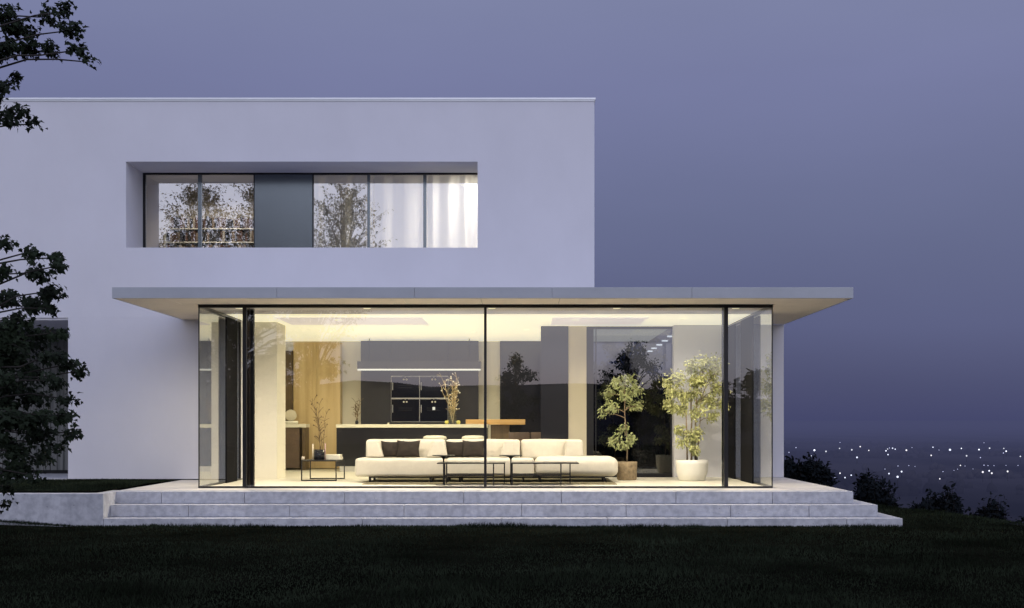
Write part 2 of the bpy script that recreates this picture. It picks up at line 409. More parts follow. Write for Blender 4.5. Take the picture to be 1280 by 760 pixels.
# ------------------------------------------------------------------ terrace
t = empty('terrace', (0, 19.55, 0), 'grey concrete terrace with three broad steps under the glazed room', 'terrace')
def course(x0, x1, y0, y1, z0, z1, joints, name, m=None):
    b = MB(); js = [x0] + joints + [x1]
    for a, c in zip(js[:-1], js[1:]): b.box(a + .003, c - .003, y0, y1, z0, z1)
    b.build(name, m or M['concrete'], t, bevel=.006)
course(-6.37, 5.16, 19.55, 19.95, -.185, 0, [-5.6, -4.31, -2.75, -.9, .62, 2.4, 3.9], 'step')
course(-6.30, 5.455, 19.25, 19.95, -.37, -.188, [-5.1, -3.55, -1.8, .0, 1.6, 3.2, 4.4], 'step')
course(-6.30, 5.745, 18.95, 19.9, -.62, -.373, [-4.32, -2.4, -.3, 1.3, 3.1, 4.9], 'step')
# side returns of the two lower steps
b = MB()
b.box(5.165, 5.455, 19.953, 24.9, -.37, -.188); b.build('step', M['concrete'], t, bevel=.006)
b = MB(); b.box(5.46, 5.745, 19.903, 24.9, -.62, -.373); b.build('step', M['concrete'], t, bevel=.006)
b = MB(); b.box(-6.37, 5.16, 19.953, 24.9, -.5, -.006); b.build('base_slab', M['concrete'], t)
b = MB(); y0 = 19.57
xj = [-6.37, -5.17, -3.97, -2.77, -1.57, -.37, .83, 2.03, 3.23, 4.2, 5.16]
for a, c in zip(xj[:-1], xj[1:]):
    b.box(a + .003, c - .003, 19.955, 20.56, -.004, .001)
for a, c in zip(xj[:-1], xj[1:]):
    if a >= 4.1:
        for q in range(4): b.box(a + .003, c - .003, 20.566 + q*1.04, 20.566 + (q+1)*1.04 - .006, -.004, .001)
    if c <= -5.1:
        for q in range(3): b.box(a + .003, min(c, -5.31) - .003, 20.566 + q*1.0, 20.566 + (q+1)*1.0 - .006, -.004, .001)
b.build('paving', M['paving'], t)

b = MB(); b.box(-14, -6.303, 18.95, 19.2, -.75, 0); b.box(-6.50, -6.376, 19.2, 19.95, -.75, -.001); b.box(-6.376, -6.303, 19.2, 19.547, -.75, 0)
rw = b.build('retaining_wall', M['concrete'], bevel=.008, loc=(-8, 18.95, -.5))
tag(rw, 'low board-cast concrete retaining wall left of the steps', 'wall')

# ------------------------------------------------------------------ house
h = empty('house', (0, 23.57, 0), 'modern white two-storey house with a glazed living room and flat canopy', 'house')
YW = 23.57; YG = 20.60
b = MB(); zt, zb = 7.12, 3.04; wx0, wx1, wz0, wz1 = X(157.5, YW), X(597, YW), Z(309.5, YW), Z(202, YW)
b.box(-16, wx0, YW, 24.62, zb, zt); b.box(wx1, 1.364, YW, 24.62, zb, zt)
b.box(wx0, wx1, YW, 24.62, zb, wz0); b.box(wx0, wx1, YW, 24.62, wz1, zt)
def gridwall(): pass
b.build('upper_wall', M['wall'], h)
b = MB(); b.box(1.264, 1.364, 24.62, 35, zb, zt); b.box(-16, -15.9, 24.62, 35, zb, zt); b.box(-15.9, 1.264, 34.9, 35, zb, zt)
b.build('upper_wall', M['wall'], h)
b = MB(); b.box(-15.9, 1.264, 24.63, 34.9, 7.0, 7.1); b.build('roof', M['canopy'], h)
b = MB(); b.box(-16.03, 1.385, YW - .03, 35.02, 7.123, 7.16); b.box(-16.01, 1.372, YW-.012, 35, 7.10, 7.12)
b.build('roof_coping', M['coping'], h)
b = MB(); b.box(-16, -8.51, 23.6, 26, 3.0, 3.037); b.build('soffit', M['wall'], h)
# ground floor walls
b = MB(); b.box(-8.5, -5.29, YW, 23.85, 0.02, 3.039); b.box(-8.5, -8.3, 23.851, 25.9, .02, 3.036); b.build('ground_floor_wall', M['wall'], h)
b = MB(); b.box(-8.5, -5.29, YW + .015, 23.8, -.03, 0.019); b.build('shadow_gap', M['void'], h)
b = MB(); b.box(-5.28, -4.67, 24.0, 24.87, 0.003, 2.996); b.build('pillar', M['inner'], h)
b = MB(); q = -16.0
while q < -8.5:
    b.box(q, q + .128, 25.9, 25.93, .1, 2.99); q += .14
b.build('timber_siding', M['siding'], h, bevel=.003)
b = MB(); b.box(-16, -8.5, 25.94, 26.2, -.1, 3.0); b.build('ground_floor_wall', M['void'], h)
b = MB(); b.box(-16, -8.5, 23.45, 25.89, -.1, .03); b.build('plinth', M['concrete'], h)
# wall on the right behind / beside the glass box
b = MB(); b.box(3.0, 5.16, 24.75, 25.05, 0.003, 3.0); b.build('ground_floor_wall', M['wall'], h)
# back glazing, pier, dark panel
b = MB(); b.box(.93, 1.29, 25.0, 25.4, .003, 2.996); b.build('pillar', M['beige'], h)
b = MB(); b.box(X(676, 25), .928, 24.98, 25.3, .003, 2.996); b.build('dark_panel', M['kitchen2'], h)
win = MB(); win.box(1.291, 1.43, 25.0, 25.08, .003, 2.99); win.box(1.43, 2.999, 25.0, 25.08, .003, .07); win.box(1.43, 2.999, 25.0, 25.08, 2.94, 2.99)
win.box(1.47, 1.485, 24.97, 25.0, .003, 2.99)
wf = win.build('back_window', M['black'], h)
b = MB(); b.quad((1.43, 25.04, .07), (2.999, 25.04, .07), (2.999, 25.04, 2.94), (1.43, 25.04, 2.94)); b.build('pane', M['backglass'], wf)
# room shell
b = MB(); b.box(-6.6, 1.0, 29.6, 29.8, .003, 2.996); b.build('back_wall', M['inner'], h)
b = MB(); b.box(-6.6, -6.5, 24.88, 29.6, .003, 2.996); b.build('side_wall', M['grey'], h)
b = MB(); b.box(.93, 1.03, 25.41, 29.6, .003, 2.996); b.build('side_wall', M['grey'], h)
b = MB(); b.box(-6.6, -5.285, 24.0, 24.1, .003, 2.996); b.build('side_wall', M['grey'], h)
b = MB(); b.box(-5.28, 4.10, YG + .06, 24.74, -.02, .0025); b.box(-6.6, 1.0, 24.745, 29.8, -.02, .0025); b.build('floor', M['floor'], h)
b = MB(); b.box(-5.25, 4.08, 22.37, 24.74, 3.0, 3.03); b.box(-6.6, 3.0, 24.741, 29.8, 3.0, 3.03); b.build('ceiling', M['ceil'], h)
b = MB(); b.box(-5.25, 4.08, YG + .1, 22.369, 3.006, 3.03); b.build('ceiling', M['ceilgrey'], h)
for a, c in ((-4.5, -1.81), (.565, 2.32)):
    b = MB(); b.box(a, c, 22.95, 24.6, 2.985, 2.998); b.build('ceiling_panel', M['glowpanel'], h, bevel=.003)
# canopy
gx0_, gx1_ = -5.295, 4.115
b = MB(); js = [-6.37, X(346, 19.55), X(518, 19.55), X(690, 19.55), X(865, 19.55), 5.16]
for a, c in zip(js[:-1], js[1:]):
    b.box(a + .002, c - .002, 19.55, 19.60, 3.006, 3.177)
cn_ = b.build('canopy', M['canopy'], h, bevel=.003)
b = MB(); b.box(-6.36, 5.15, 19.604, YG - .03, 3.03, 3.17); b.box(-6.36, gx0_ - .02, YG - .029, YW - .002, 3.03, 3.17); b.box(gx1_ + .02, 5.15, YG - .029, YW - .002, 3.03, 3.17); b.box(gx0_ - .019, gx1_ + .019, YG - .029, YW - .002, 3.115, 3.17); b.box(1.37, gx1_ + .019, YW, 24.9, 3.115, 3.17); b.box(gx1_ + .02, 5.15, YW, 24.9, 3.03, 3.17)
b.box(-6.37, -6.3605, 19.604, YW - .002, 3.008, 3.177); b.box(5.1505, 5.16, 19.604, 24.9, 3.008, 3.177); b.build('canopy_deck', M['canopy'], cn_)
b = MB(); js = [-6.355, -5.55, -4.35, -3.1, -1.87, -.64, .6, 1.83, 3.06, 4.3, 5.145]
for a, c in zip(js[:-1], js[1:]):
    b.box(a + .004, c - .004, 19.61, YG - .045, 3.008, 3.022)
for (a, c) in ((-6.355, -5.33), (4.15, 5.145)):
    for q in range(3):
        b.box(a + .004, c - .004, 20.56 + q*1.0, 20.56 + (q+1)*1.0 - .008, 3.008, 3.022)
b.box(4.15, 5.141, 23.56, 24.73, 3.008, 3.022)
b.build('soffit_panels', M['soffit'], cn_)
b = MB(); b.box(-6.35, 5.14, 19.62, YG - .05, 3.024, 3.028); b.box(-6.35, -5.33, YG, YW - .01, 3.024, 3.028); b.box(4.15, 5.14, YG, 24.7, 3.024, 3.028)
b.build('joint_backing', M['void'], cn_)

# front glazing: one part per sliding panel
def glazing(name, frames, quads, gm=None):
    b = MB()
    for f in frames: b.box(*f)
    o = b.build(name, M['black'], h)
    for q in quads:
        g = MB(); g.quad(*q); g.build('pane', gm or M['glass'], o)
    return o
gx0, gx1 = -5.295, 4.115
xm = [X(248, YG), X(303.5, YG), X(308, YG), X(605, YG), X(608.3, YG), X(905, YG), X(910, YG), X(966, YG)]
def pane(x0, x1, y): return ((x0, y, .02), (x1, y, .02), (x1, y, 2.96), (x0, y, 2.96))
glazing('fixed_window', [(gx0, xm[1], YG, YG+.05, .002, .03), (gx0, xm[1], YG-.02, YG+.05, 2.955, 3.004), (gx0, gx0+.018, YG, YG+.018, .03, 2.955)],
        [pane(gx0 + .018, xm[1], YG + .009)])
glazing('sliding_door', [(xm[1], xm[2], YG - .02, YG + .06, .002, 3.004), (xm[2], xm[3], YG, YG+.05, .002, .03), (xm[2], xm[3], YG-.02, YG+.05, 2.955, 3.004),
                         (xm[3], xm[4], YG - .02, YG + .06, .002, 3.004)], [pane(xm[2], xm[3], YG + .012)])
b = MB(); b.box(X(308.6, 20.75), X(312.5, 20.75), 20.72, 20.78, .004, 2.96); b.build('door_stile', M['bronze'], h)
b = MB(); b.box(X(312.7, 20.85), X(318, 20.85), 20.80, 20.88, .004, 2.96); b.build('door_stile', M['black'], h)
glazing('sliding_door', [(xm[4], xm[5], YG, YG+.05, .002, .03), (xm[4], xm[5], YG-.02, YG+.05, 2.955, 3.004), (xm[5], xm[6], YG - .02, YG + .06, .002, 3.004)],
        [pane(xm[4], xm[5], YG + .012)])
b = MB(); b.box(X(902.3, 20.75), X(904.6, 20.75), 20.72, 20.78, .004, 2.96); b.build('door_stile', M['greymet'], h)
glazing('fixed_window', [(xm[6], gx1, YG, YG+.05, .002, .03), (xm[6], gx1, YG-.02, YG+.05, 2.955, 3.004), (gx1 - .018, gx1, YG, YG+.018, .03, 2.955)],
        [pane(xm[6], gx1 - .018, YG + .009)])
# side glazing with dark opaque leaf
def side(xp, sgn, yend, dark):
    q_ = [((xp, YG+.06, .02), (xp, yend, .02), (xp, yend, 2.96), (xp, YG+.06, 2.96))]
    x0, x1 = sorted((xp, xp + sgn * .04))
    glazing('side_window', [(x0, x1, YG + .06, yend, .002, .03), (x0, x1, YG + .06, yend, 2.955, 3.004), (x0, x1, yend - .03, yend, .03, 2.955)], q_, M['sideglass'])
    for a, c in dark:
        bb = MB(); x2, x3 = sorted((xp + sgn * .045, xp + sgn * .075)); bb.box(x2, x3, a, c, .004, 2.95); bb.build('door_leaf', M['matte'], h)
side(gx0, 1, 23.56, [(22.28, 23.1)])
side(gx1, -1, 24.74, [(22.05, 23.2), (23.9, 24.6)])

# upper window
YU = 24.62
def up(a, c, z0=None, z1=None): return (X(a, YU), X(c, YU), YU, YU + .05, z0 or wz0 + .0, z1 or wz1)
uw = empty('ribbon_window', (0, 0, 0), None, None); del_ = uw
uw.parent = h; uw.location = (0, -YW + YU, 0)
zu0, zu1 = wz0 - .01, wz1
def upart(name, boxes, m, bevel=0):
    bb = MB()
    for q in boxes: bb.box(*q)
    return bb.build(name, m, uw, bevel=bevel)
upart('frame', [(wx0, wx1, YU, YU+.06, Z(218.3, YU), zu1 + .001), (wx0, X(181.8, YU), YU, YU+.06, zu0, Z(218.3, YU)), (wx0, wx1, YU, YU+.05, zu0, wz0+.012)], M['black'])
for a, c in ((247.5, 252), (459, 462.5), (529, 533)):
    upart('mullion', [(X(a, YU), X(c, YU), YU - .01, YU+.06, zu0, Z(218.3, YU))], M['greymet'])
upart('metal_panel', [(X(318.5, YU), X(390.5, YU), YU - .012, YU+.02, zu0, Z(218.3, YU))], M['greymet'])
upart('panel_edge', [(X(317, YU), X(318.4, YU), YU - .005, YU+.05, zu0, Z(218.3, YU))], M['black'])
upart('panel_edge', [(X(390.6, YU), X(392, YU), YU - .005, YU+.05, zu0, Z(218.3, YU))], M['black'])
for a, c in ((181.8, 247.5), (252, 317), (392, 459), (462.5, 529), (533, 600)):
    bb = MB(); bb.quad((X(a, YU), YU+.02, wz0), (X(c, YU), YU+.02, wz0), (X(c, YU), YU+.02, Z(218, YU)), (X(a, YU), YU+.02, Z(218, YU))); bb.build('pane', M['topglass'], uw)
# upper room
b = MB(); b.box(-8.6, -.3, 27.6, 27.7, 4.0, 6.9); b.box(-8.6, -8.5, 24.7, 27.6, 4.0, 6.9); b.box(-.3, -.2, 24.7, 27.7, 4.0, 6.9); b.box(-5.0, -4.9, 25.4, 27.6, 4.0, 6.9)
b.build('upper_room_wall', M['beige'], h)
b = MB(); b.box(-8.6, -.2, 24.65, 27.7, 4.0, 4.1); b.box(-8.6, -.2, 24.65, 27.7, 6.3, 6.4); b.build('upper_room_floor', M['grey'], h)

# ------------------------------------------------------------------ upstairs contents
YB = 27.2
sh = empty('bookshelf', (X(260, YB), YB, 4.1), 'pale wall bookshelf behind the upstairs left panes', 'bookshelf')
b = MB()
b.build
for py in (286, 303, 320): 
    bb = MB(); bb.box(X(207, YB), X(332, YB), YB - .02, YB + .3, Z(py, YB) - .012, Z(py, YB) + .012); bb.build('shelf', M['ivory'], sh, bevel=.003)
bb = MB(); bb.box(X(332, YB), X(333.5, YB), YB - .02, YB + .3, 4.1, Z(270, YB)); bb.build('side_panel', M['ivory'], sh)
bb = MB(); bb.box(X(205.5, YB), X(207, YB), YB - .02, YB + .3, 4.1, Z(290, YB)); bb.build('side_panel', M['ivory'], sh)
bookcols = [(.09, .05, .035), (.03, .028, .03), (.20, .15, .11), (.34, .30, .25), (.11, .055, .035), (.05, .05, .06)]
BM = [pmat('book_cloth', c, .7, var=.1) for c in bookcols]
def make_book(wd, hh, dp, m, name='book'):
    bb = MB(); bb.box(-wd/2, wd/2, 0, dp, 0, hh); return bb
for row, (py, x0) in enumerate(((286, 212), (303, 208), (320, 208))):
    x = X(x0, YB) + .02; z = Z(py, YB) + .013
    while x < X(329, YB):
        wd = random.uniform(.035, .075); hh = random.uniform(.19, .262); 
        if random.random() < .05: x += .07; continue
        bb = MB(); bb.box(x, x + wd - .004, YB + .01, YB + .2, z, z + hh)
        o = bb.build('book', random.choice(BM), bevel=.003, loc=(x + wd/2, YB + .1, z))
        nm = ['top', 'middle', 'bottom'][row]
        tag(o, 'book standing on the %s shelf behind the upstairs left panes' % nm, 'book', 'books on the %s shelf' % nm)
        x += wd
def curtain(x0, x1, y, z0, z1, label, amp=.05, wl=.16):
    b = MB(); n = int((x1 - x0) / .018); vs_ = []; fs_ = []
    for i in range(n + 1):
        x = x0 + (x1 - x0) * i / n
        ph = 2*math.pi*(x - x0)/wl + 1.4*noise.noise(Vector((x*1.7, 0, 1)))*3
        yy = y + amp * math.sin(ph) * (.6 + .6*abs(noise.noise(Vector((x*1.3, 5, 2)))))
        vs_.append((x, yy, z0)); vs_.append((x, yy * .5 + y * .5, z1))
    for i in range(n): fs_.append((2*i, 2*i+2, 2*i+3, 2*i+1))
    b.add(vs_, fs_, True)
    return tag(b.build('curtain', M['curtain'], loc=((x0+x1)/2, y, z0)), label, 'curtain', 'sheer curtains upstairs')
curtain(X(393, 25.0), X(466, 25.0), 25.05, 4.12, 6.27, 'leftmost sheer white curtain beside the dark upstairs panel', .13, .46)
curtain(X(468, 25.0), X(533, 25.0), 25.05, 4.12, 6.27, 'middle sheer white curtain in the upstairs window', .14, .50)
curtain(X(535, 25.0), X(602, 25.0), 25.05, 4.12, 6.27, 'brightest sheer curtain at the right end of the upstairs window', .14, .34)
area('upstairs_fill', -.9, 25.75, 6.0, .6, .5, 75, (1, .95, .84))  # unseen light added to brighten the curtain folds
area('upstairs_fill', -6.5, 26.2, 6.25, 1.8, .4, 30, (1, .90, .78), rot=(R(25), 0, 0), spread=110)  # unseen light added so the books show

# ------------------------------------------------------------------ kitchen
YK = 29.3
k = empty('kitchen_cabinet_wall', (X(525, YK), YK, 0), 'tall graphite kitchen cabinet wall behind the island', 'kitchen cabinet')
js = [X(451, YK), X(488, YK)]
b = MB(); b.box(X(451, YK), X(488.5, YK), YK, 29.59, .08, 2.99); b.build('cabinet_door', M['kitchen'], k, bevel=.003)
b = MB(); b.box(X(560.5, YK), X(598, YK), YK, 29.59, .08, 2.99); b.build('cabinet_door', M['kitchen'], k, bevel=.003)
b = MB(); b.box(X(488.8, YK), X(560.2, YK), YK, 29.59, Z(469.3, YK), 2.99); b.build('cabinet_door', M['kitchen'], k, bevel=.003)
b = MB(); b.box(X(488.8, YK), X(560.2, YK), YK + .002, 29.59, .08, Z(528.5, YK)); b.build('cabinet_door', M['kitchen'], k, bevel=.003)
def make_oven(x0, x1, zt_, zb_, label, hot=False):
    o = empty('oven', ((x0+x1)/2, YK, zb_), label, 'oven', 'built-in ovens')
    bb = MB(); bb.box(x0 + .006, x1 - .006, YK - .015, YK + .02, zb_ + .012, zt_ - .02); bb.build('door', M['ovenglass'], o, bevel=.003)
    bb = MB(); bb.box(x0, x1, YK - .012, YK + .0, zt_ - .018, zt_); bb.box(x0, x1, YK-.012, YK, zb_, zb_ + .01)
    bb.box(x0, x0 + .005, YK-.012, YK, zb_ + .01, zt_ - .018); bb.box(x1 - .005, x1, YK-.012, YK, zb_ + .01, zt_ - .018); bb.build('trim', M['steel'], o)
    cx = (x0 + x1)/2
    bb = MB(); bb.box(cx - .07, cx + .07, YK - .019, YK - .0155, zt_ - .10, zt_ - .012); bb.build('control_panel', M['ovenglass'], o)
    for s_ in (-1, 1):
        bb = MB(); bb.tube([(cx + s_*.035, YK - .0195, zt_ - .082), (cx + s_*.035, YK - .04, zt_ - .082)], .021, 14); bb.build('knob', M['ivory'], o)
    bb = MB(); bb.box(cx - .012, cx + .012, YK - .0215, YK - .0192, zt_ - .032, zt_ - .022); bb.build('display', M['ivory'], o)
    bb = MB(); bb.box(x0 + .03, x0 + .045, YK - .045, YK - .03, zt_ - .33, zt_ - .15); bb.box(x0+.032, x0+.043, YK-.03, YK-.0155, zt_-.32, zt_-.305); bb.box(x0+.032, x0+.043, YK-.03, YK-.0155, zt_-.175, zt_-.16)
    bb.build('handle', M['steel'], o)
    for dz in (.22, .27):
        bb = MB(); bb.box(cx - .16, cx + .16, YK - .0165, YK - .0152, zt_ - dz - .007, zt_ - dz); bb.build('rack_line', M['kitchen'], o)
    return o
ox = [X(489, YK), X(524.6, YK), X(560, YK)]; oz = [Z(470, YK), Z(498, YK), Z(527.5, YK)]
make_oven(ox[0], ox[1] - .004, oz[0], oz[1] + .004, 'upper left black oven in the block of four')
make_oven(ox[1], ox[2], oz[0], oz[1] + .004, 'upper right black oven in the block of four')
make_oven(ox[0], ox[1] - .004, oz[1], oz[2], 'lower left black oven in the block of four')
make_oven(ox[1], ox[2], oz[1], oz[2], 'lower right black oven in the block of four with a lit square')
b = MB(); b.box((ox[1]+ox[2])/2 - .03, (ox[1]+ox[2])/2 + .03, YK - .0178, YK - .0152, oz[1] - .27, oz[1] - .20)
b.build('display', M['led'], bpy.data.objects['oven.003'])
YH = 28.4
hd = empty('cooker_hood', (X(523, YH), YH, Z(461, YH)), 'long dark hood shelf with a white light line over the island', 'cooker hood')
b = MB(); b.box(X(446.5, YH), X(601, YH), YH, YH + .5, Z(461, YH), Z(451.5, YH)); b.build('shelf_body', M['kitchen'], hd, bevel=.003)
b = MB(); b.box(X(446.8, YH), X(600.7, YH), YH + .001, YH + .06, Z(463, YH), Z(461, YH) - .001); b.build('light_line', M['led'], hd)
b = MB()
for px in (460, 586): b.box(X(px, YH) - .008, X(px, YH) + .008, YH + .24, YH + .256, Z(451.5, YH), 2.999)
b.build('suspension_rod', M['black'], hd)
# door / dark glass in back wall
YD = 29.56
d = empty('glass_door', (X(650, YD), YD, 0), 'dark glass door in the rear wall beside the dining table', 'door')
b = MB(); b.box(X(625, YD), X(627, YD), YD, YD+.03, .003, Z(425, YD)); b.box(X(627, YD), .9, YD, YD+.03, Z(427, YD), Z(425, YD)); b.build('frame', M['black'], d)
b = MB(); b.box(X(627, YD), .9, YD + .005, YD + .025, .003, Z(427, YD)); b.build('pane', M['kitchen2'], d)

# oak wall, brown panel, left counter
b = MB(); q = -5.30
YO = 29.2
while q < -4.21:
    b.box(q, q + .542, YO, YO + .35, .02, 2.95); q += .546
o = b.build('oak_wardrobe', M['oak'], bevel=.002, loc=(-4.75, YO, 0)); tag(o, 'tall oak panelled cupboard left of the kitchen island', 'cupboard')
b = MB(); b.box(-5.62, -5.31, 29.15, 29.55, .02, 2.75); o = b.build('tall_cupboard', M['brownwood'], bevel=.003, loc=(-5.45, 29.2, 0)); tag(o, 'dark brown tall cupboard beside the oak panels', 'cupboard')
YS = 28.5
s_ = empty('sideboard', (X(368, YS), YS, 0), 'small dark side counter with pale worktop behind the cream pillar', 'side counter')
b = MB(); b.box(X(340, YS), X(382.5, YS), YS, YS + .5, Z(534.3, YS), Z(530, YS)); b.build('worktop', M['counter'], s_, bevel=.004)
b = MB(); b.box(X(340, YS), X(374, YS), YS + .03, YS + .48, Z(585, YS), Z(534.4, YS)); b.build('cabinet', M['leather'], s_, bevel=.003)
b = MB(); b.box(X(377.5, YS), X(381.8, YS), YS + .01, YS + .48, .003, Z(534.4, YS)); b.build('side_panel', M['brownwood'], s_, bevel=.003)
cx, cz = X(361, YS), Z(530, YS)
b = MB(); b.lathe(cx + .02, YS + .15, [(.001, cz), (.15, cz), (.165, cz+.03), (.165, cz + .06), (.15, cz+.07), (.001, cz + .07)], 32)
tag(b.build('bowl', M['ivory'], loc=(cx, YS+.15, cz)), 'shallow ivory bowl on the side counter', 'bowl')
b = MB(); 
prof = [(.001, -.012), (.12, -.008), (.135, 0), (.12, .012), (.001, .012)]
b.lathe(0, 0, prof, 32)
pl = b.build('plate', M['beige']); pl.rotation_euler = (R(80), 0, R(12)); pl.location = (cx - .02, YS + .36, cz + .20)
tag(pl, 'round ivory plate leaning upright behind the shallow bowl', 'plate')

# island
YI = 27.65
i_ = empty('kitchen_island', (X(520, YI), YI, 0), 'long dark kitchen island with a thin pale worktop', 'kitchen island')
b = MB(); b.box(X(420, YI), X(610, YI), YI, YI + .75, Z(534.6, YI), Z(530.3, YI)); b.build('worktop', M['counter'], i_, bevel=.004)
b = MB(); b.box(X(420.4, YI), X(609.5, YI), YI + .02, YI + .73, .12, Z(534.8, YI)); b.build('body', M['kitchen2'], i_, bevel=.003)
b = MB(); b.box(X(424, YI), X(606, YI), YI + .07, YI + .7, .003, .119); b.build('plinth', M['steel'], i_)
zi = Z(530.3, YI)
# dining table end
YT = 27.2
t_ = empty('dining_table', (X(620, YT), YT, 0), 'bar-height table with thick oak top at the island end', 'table')
b = MB(); b.box(X(581, YT), X(656.5, YT), YT + .12, YT + .95, zi + .004, Z(524.2, YT)); 
b = MB(); b.box(X(610.8, YT), X(656.5, YT), YT + .12, YT + .95, Z(530.8, YT), Z(524.2, YT)); b.box(X(581, YT), X(610.8, YT), YT + .461, YT + .95, zi + .003, Z(524.2, YT)); b.build('tabletop', M['table'], t_, bevel=.006)
b = MB(); b.box(X(613, YT), X(636.5, YT), YT + .2, YT + .8, .003, Z(531, YT)); b.build('pedestal', M['brownwood'], t_, bevel=.004)
# bar stools
def make_stool():
    o = empty('bar_stool', (0, 0, 0), 'x', 'stool', 'bar stools at the island')
    b = MB(); b.lathe(0, 0, [(.001, .69), (.17, .69), (.235, .71), (.255, .745), (.235, .785), (.17, .805), (.001, .81)], 36); b.build('seat', M['ivory'], o)
    b = MB(); b.tube([(0, 0, .02), (0, 0, .69)], .025, 12); b.build('column', M['black'], o)
    b = MB(); b.lathe(0, 0, [(.001, .003), (.2, .003), (.2, .015), (.03, .03), (.001, .03)], 28); b.build('base', M['black'], o)
    return o
st = make_stool()
st.location = (X(543.5, 26.6), 26.6, 0); st['label'] = 'left round cream bar stool behind the first pair of pillows'
s2 = copy_tree(st); s2.location = (X(592, 26.6), 26.6, 0); s2['label'] = 'right round cream bar stool beside the middle door frame'
def make_chair():
    o = empty('chair', (0, 0, 0), 'x', 'chair', 'brown dining chairs')
    b = MB(); b.box(-.22, .22, -.02, .02, .50, .875); b.build('backrest', M['leather'], o, bevel=.018, seg=4)
    b = MB(); b.box(-.22, .22, .03, .48, .46, .52); b.build('seat', M['leather'], o, bevel=.018, seg=4)
    for sx_ in (-1, 1):
        for yy in (.03, .45):
            b = MB(); b.tube([(sx_*.19, yy, .003), (sx_*.19, yy, .46)], .014, 8); b.build('leg', M['black'], o)
    return o
YC = 26.4
ch = make_chair(); ch.location = (X(649, YC) , YC, .02); ch['label'] = 'brown chair back nearest the table pedestal'
c2 = copy_tree(ch); c2.location = (X(649, YC) + .46, YC, .02 * 0 + .0); ch.location.z = 0; c2['label'] = 'brown chair back next to the dark wall panel'

# things on the island
def twigs(base, n, spread, hgt, r, m_wood, name, parent, berries=None, berry_m=None, seed=1, br=.012):
    rr = random.Random(seed); b = MB(); bb = MB()
    for q in range(n):
        p = Vector(base); dx = rr.uniform(-1, 1) * spread; dy = rr.uniform(-1, 1)*spread*.6; pts_ = [p]; hh = hgt * rr.uniform(.65, 1)
        for j in range(1, 7):
            f = j/6; pts_.append(Vector(base) + Vector((dx*f**1.3 + rr.uniform(-1, 1)*.02, dy*f, hh*f)))
        b.tube(pts_, [r*(1-.1*j) for j in range(7)], 5)
        for j in range(2, 7):
            for z_ in range(2):
                a = pts_[j]; e_ = a + Vector((rr.uniform(-1, 1)*.10, rr.uniform(-1, 1)*.08, rr.uniform(.02, .12)))
                b.tube([a, (a + e_)/2 + Vector((0, 0, .01)), e_], r*.55, 4)
                if berries and rr.random() < berries: bb.ball(e_, br*rr.uniform(.6, 1.1), 6, 4)
    b.build(name, m_wood, parent)
    if berries: bb.build('blossom', berry_m, parent)
YV = 27.95
vx = X(566, YV)
v = empty('branch_vase', (vx, YV, zi), 'clear vase of pale blossoming twigs on the island', 'vase')
gv = glassmat('vase_glass', .10, (.80, .82, .80))
b = MB(); b.lathe(vx, YV, [(.001, zi + .004), (.075, zi + .004), (.085, zi + .02), (.085, zi + .32)], 28); b.build('vase', gv, v)
twigs((vx, YV, zi + .02), 11, .26, 1.1, .009, M['twig'], 'twigs', v, .55, M['ivory'], 5, .016)
for dx, nm in ((-.13, 'left'), (.13, 'right')):
    b = MB(); b.lathe(vx + dx, YV - .12, [(.001, zi+.001), (.03, zi + .001), (.045, zi + .035), (.04, zi + .07), (.015, zi+.085), (.001, zi + .086)], 20)
    tag(b.build('round_jar', M['brass'], loc=(vx + dx, YV-.12, zi)), 'small yellow round jar to the %s of the clear vase' % nm, 'jar')
# slim dark branch ornament left on island
vx2 = X(446, YV)
v = empty('twig_ornament', (vx2, YV, zi), 'slim dark twig arrangement at the left part of the island', 'ornament')
b = MB(); b.lathe(vx2, YV, [(.001, zi), (.035, zi), (.04, zi + .05), (.02, zi + .09), (.015, zi + .09)], 18); b.build('holder', M['black'], v)
twigs((vx2, YV, zi + .05), 4, .06, .48, .007, M['darktwig'], 'twigs', v, seed=8)
b = MB(); b.lathe(X(486, YV), YV - .1, [(.001, zi), (.02, zi), (.02, zi + .035), (.001, zi + .036)], 16)
tag(b.build('small_cup', M['ivory'], loc=(X(486, YV), YV-.1, zi)), 'tiny ivory cup on the island in front of the ovens', 'cup')

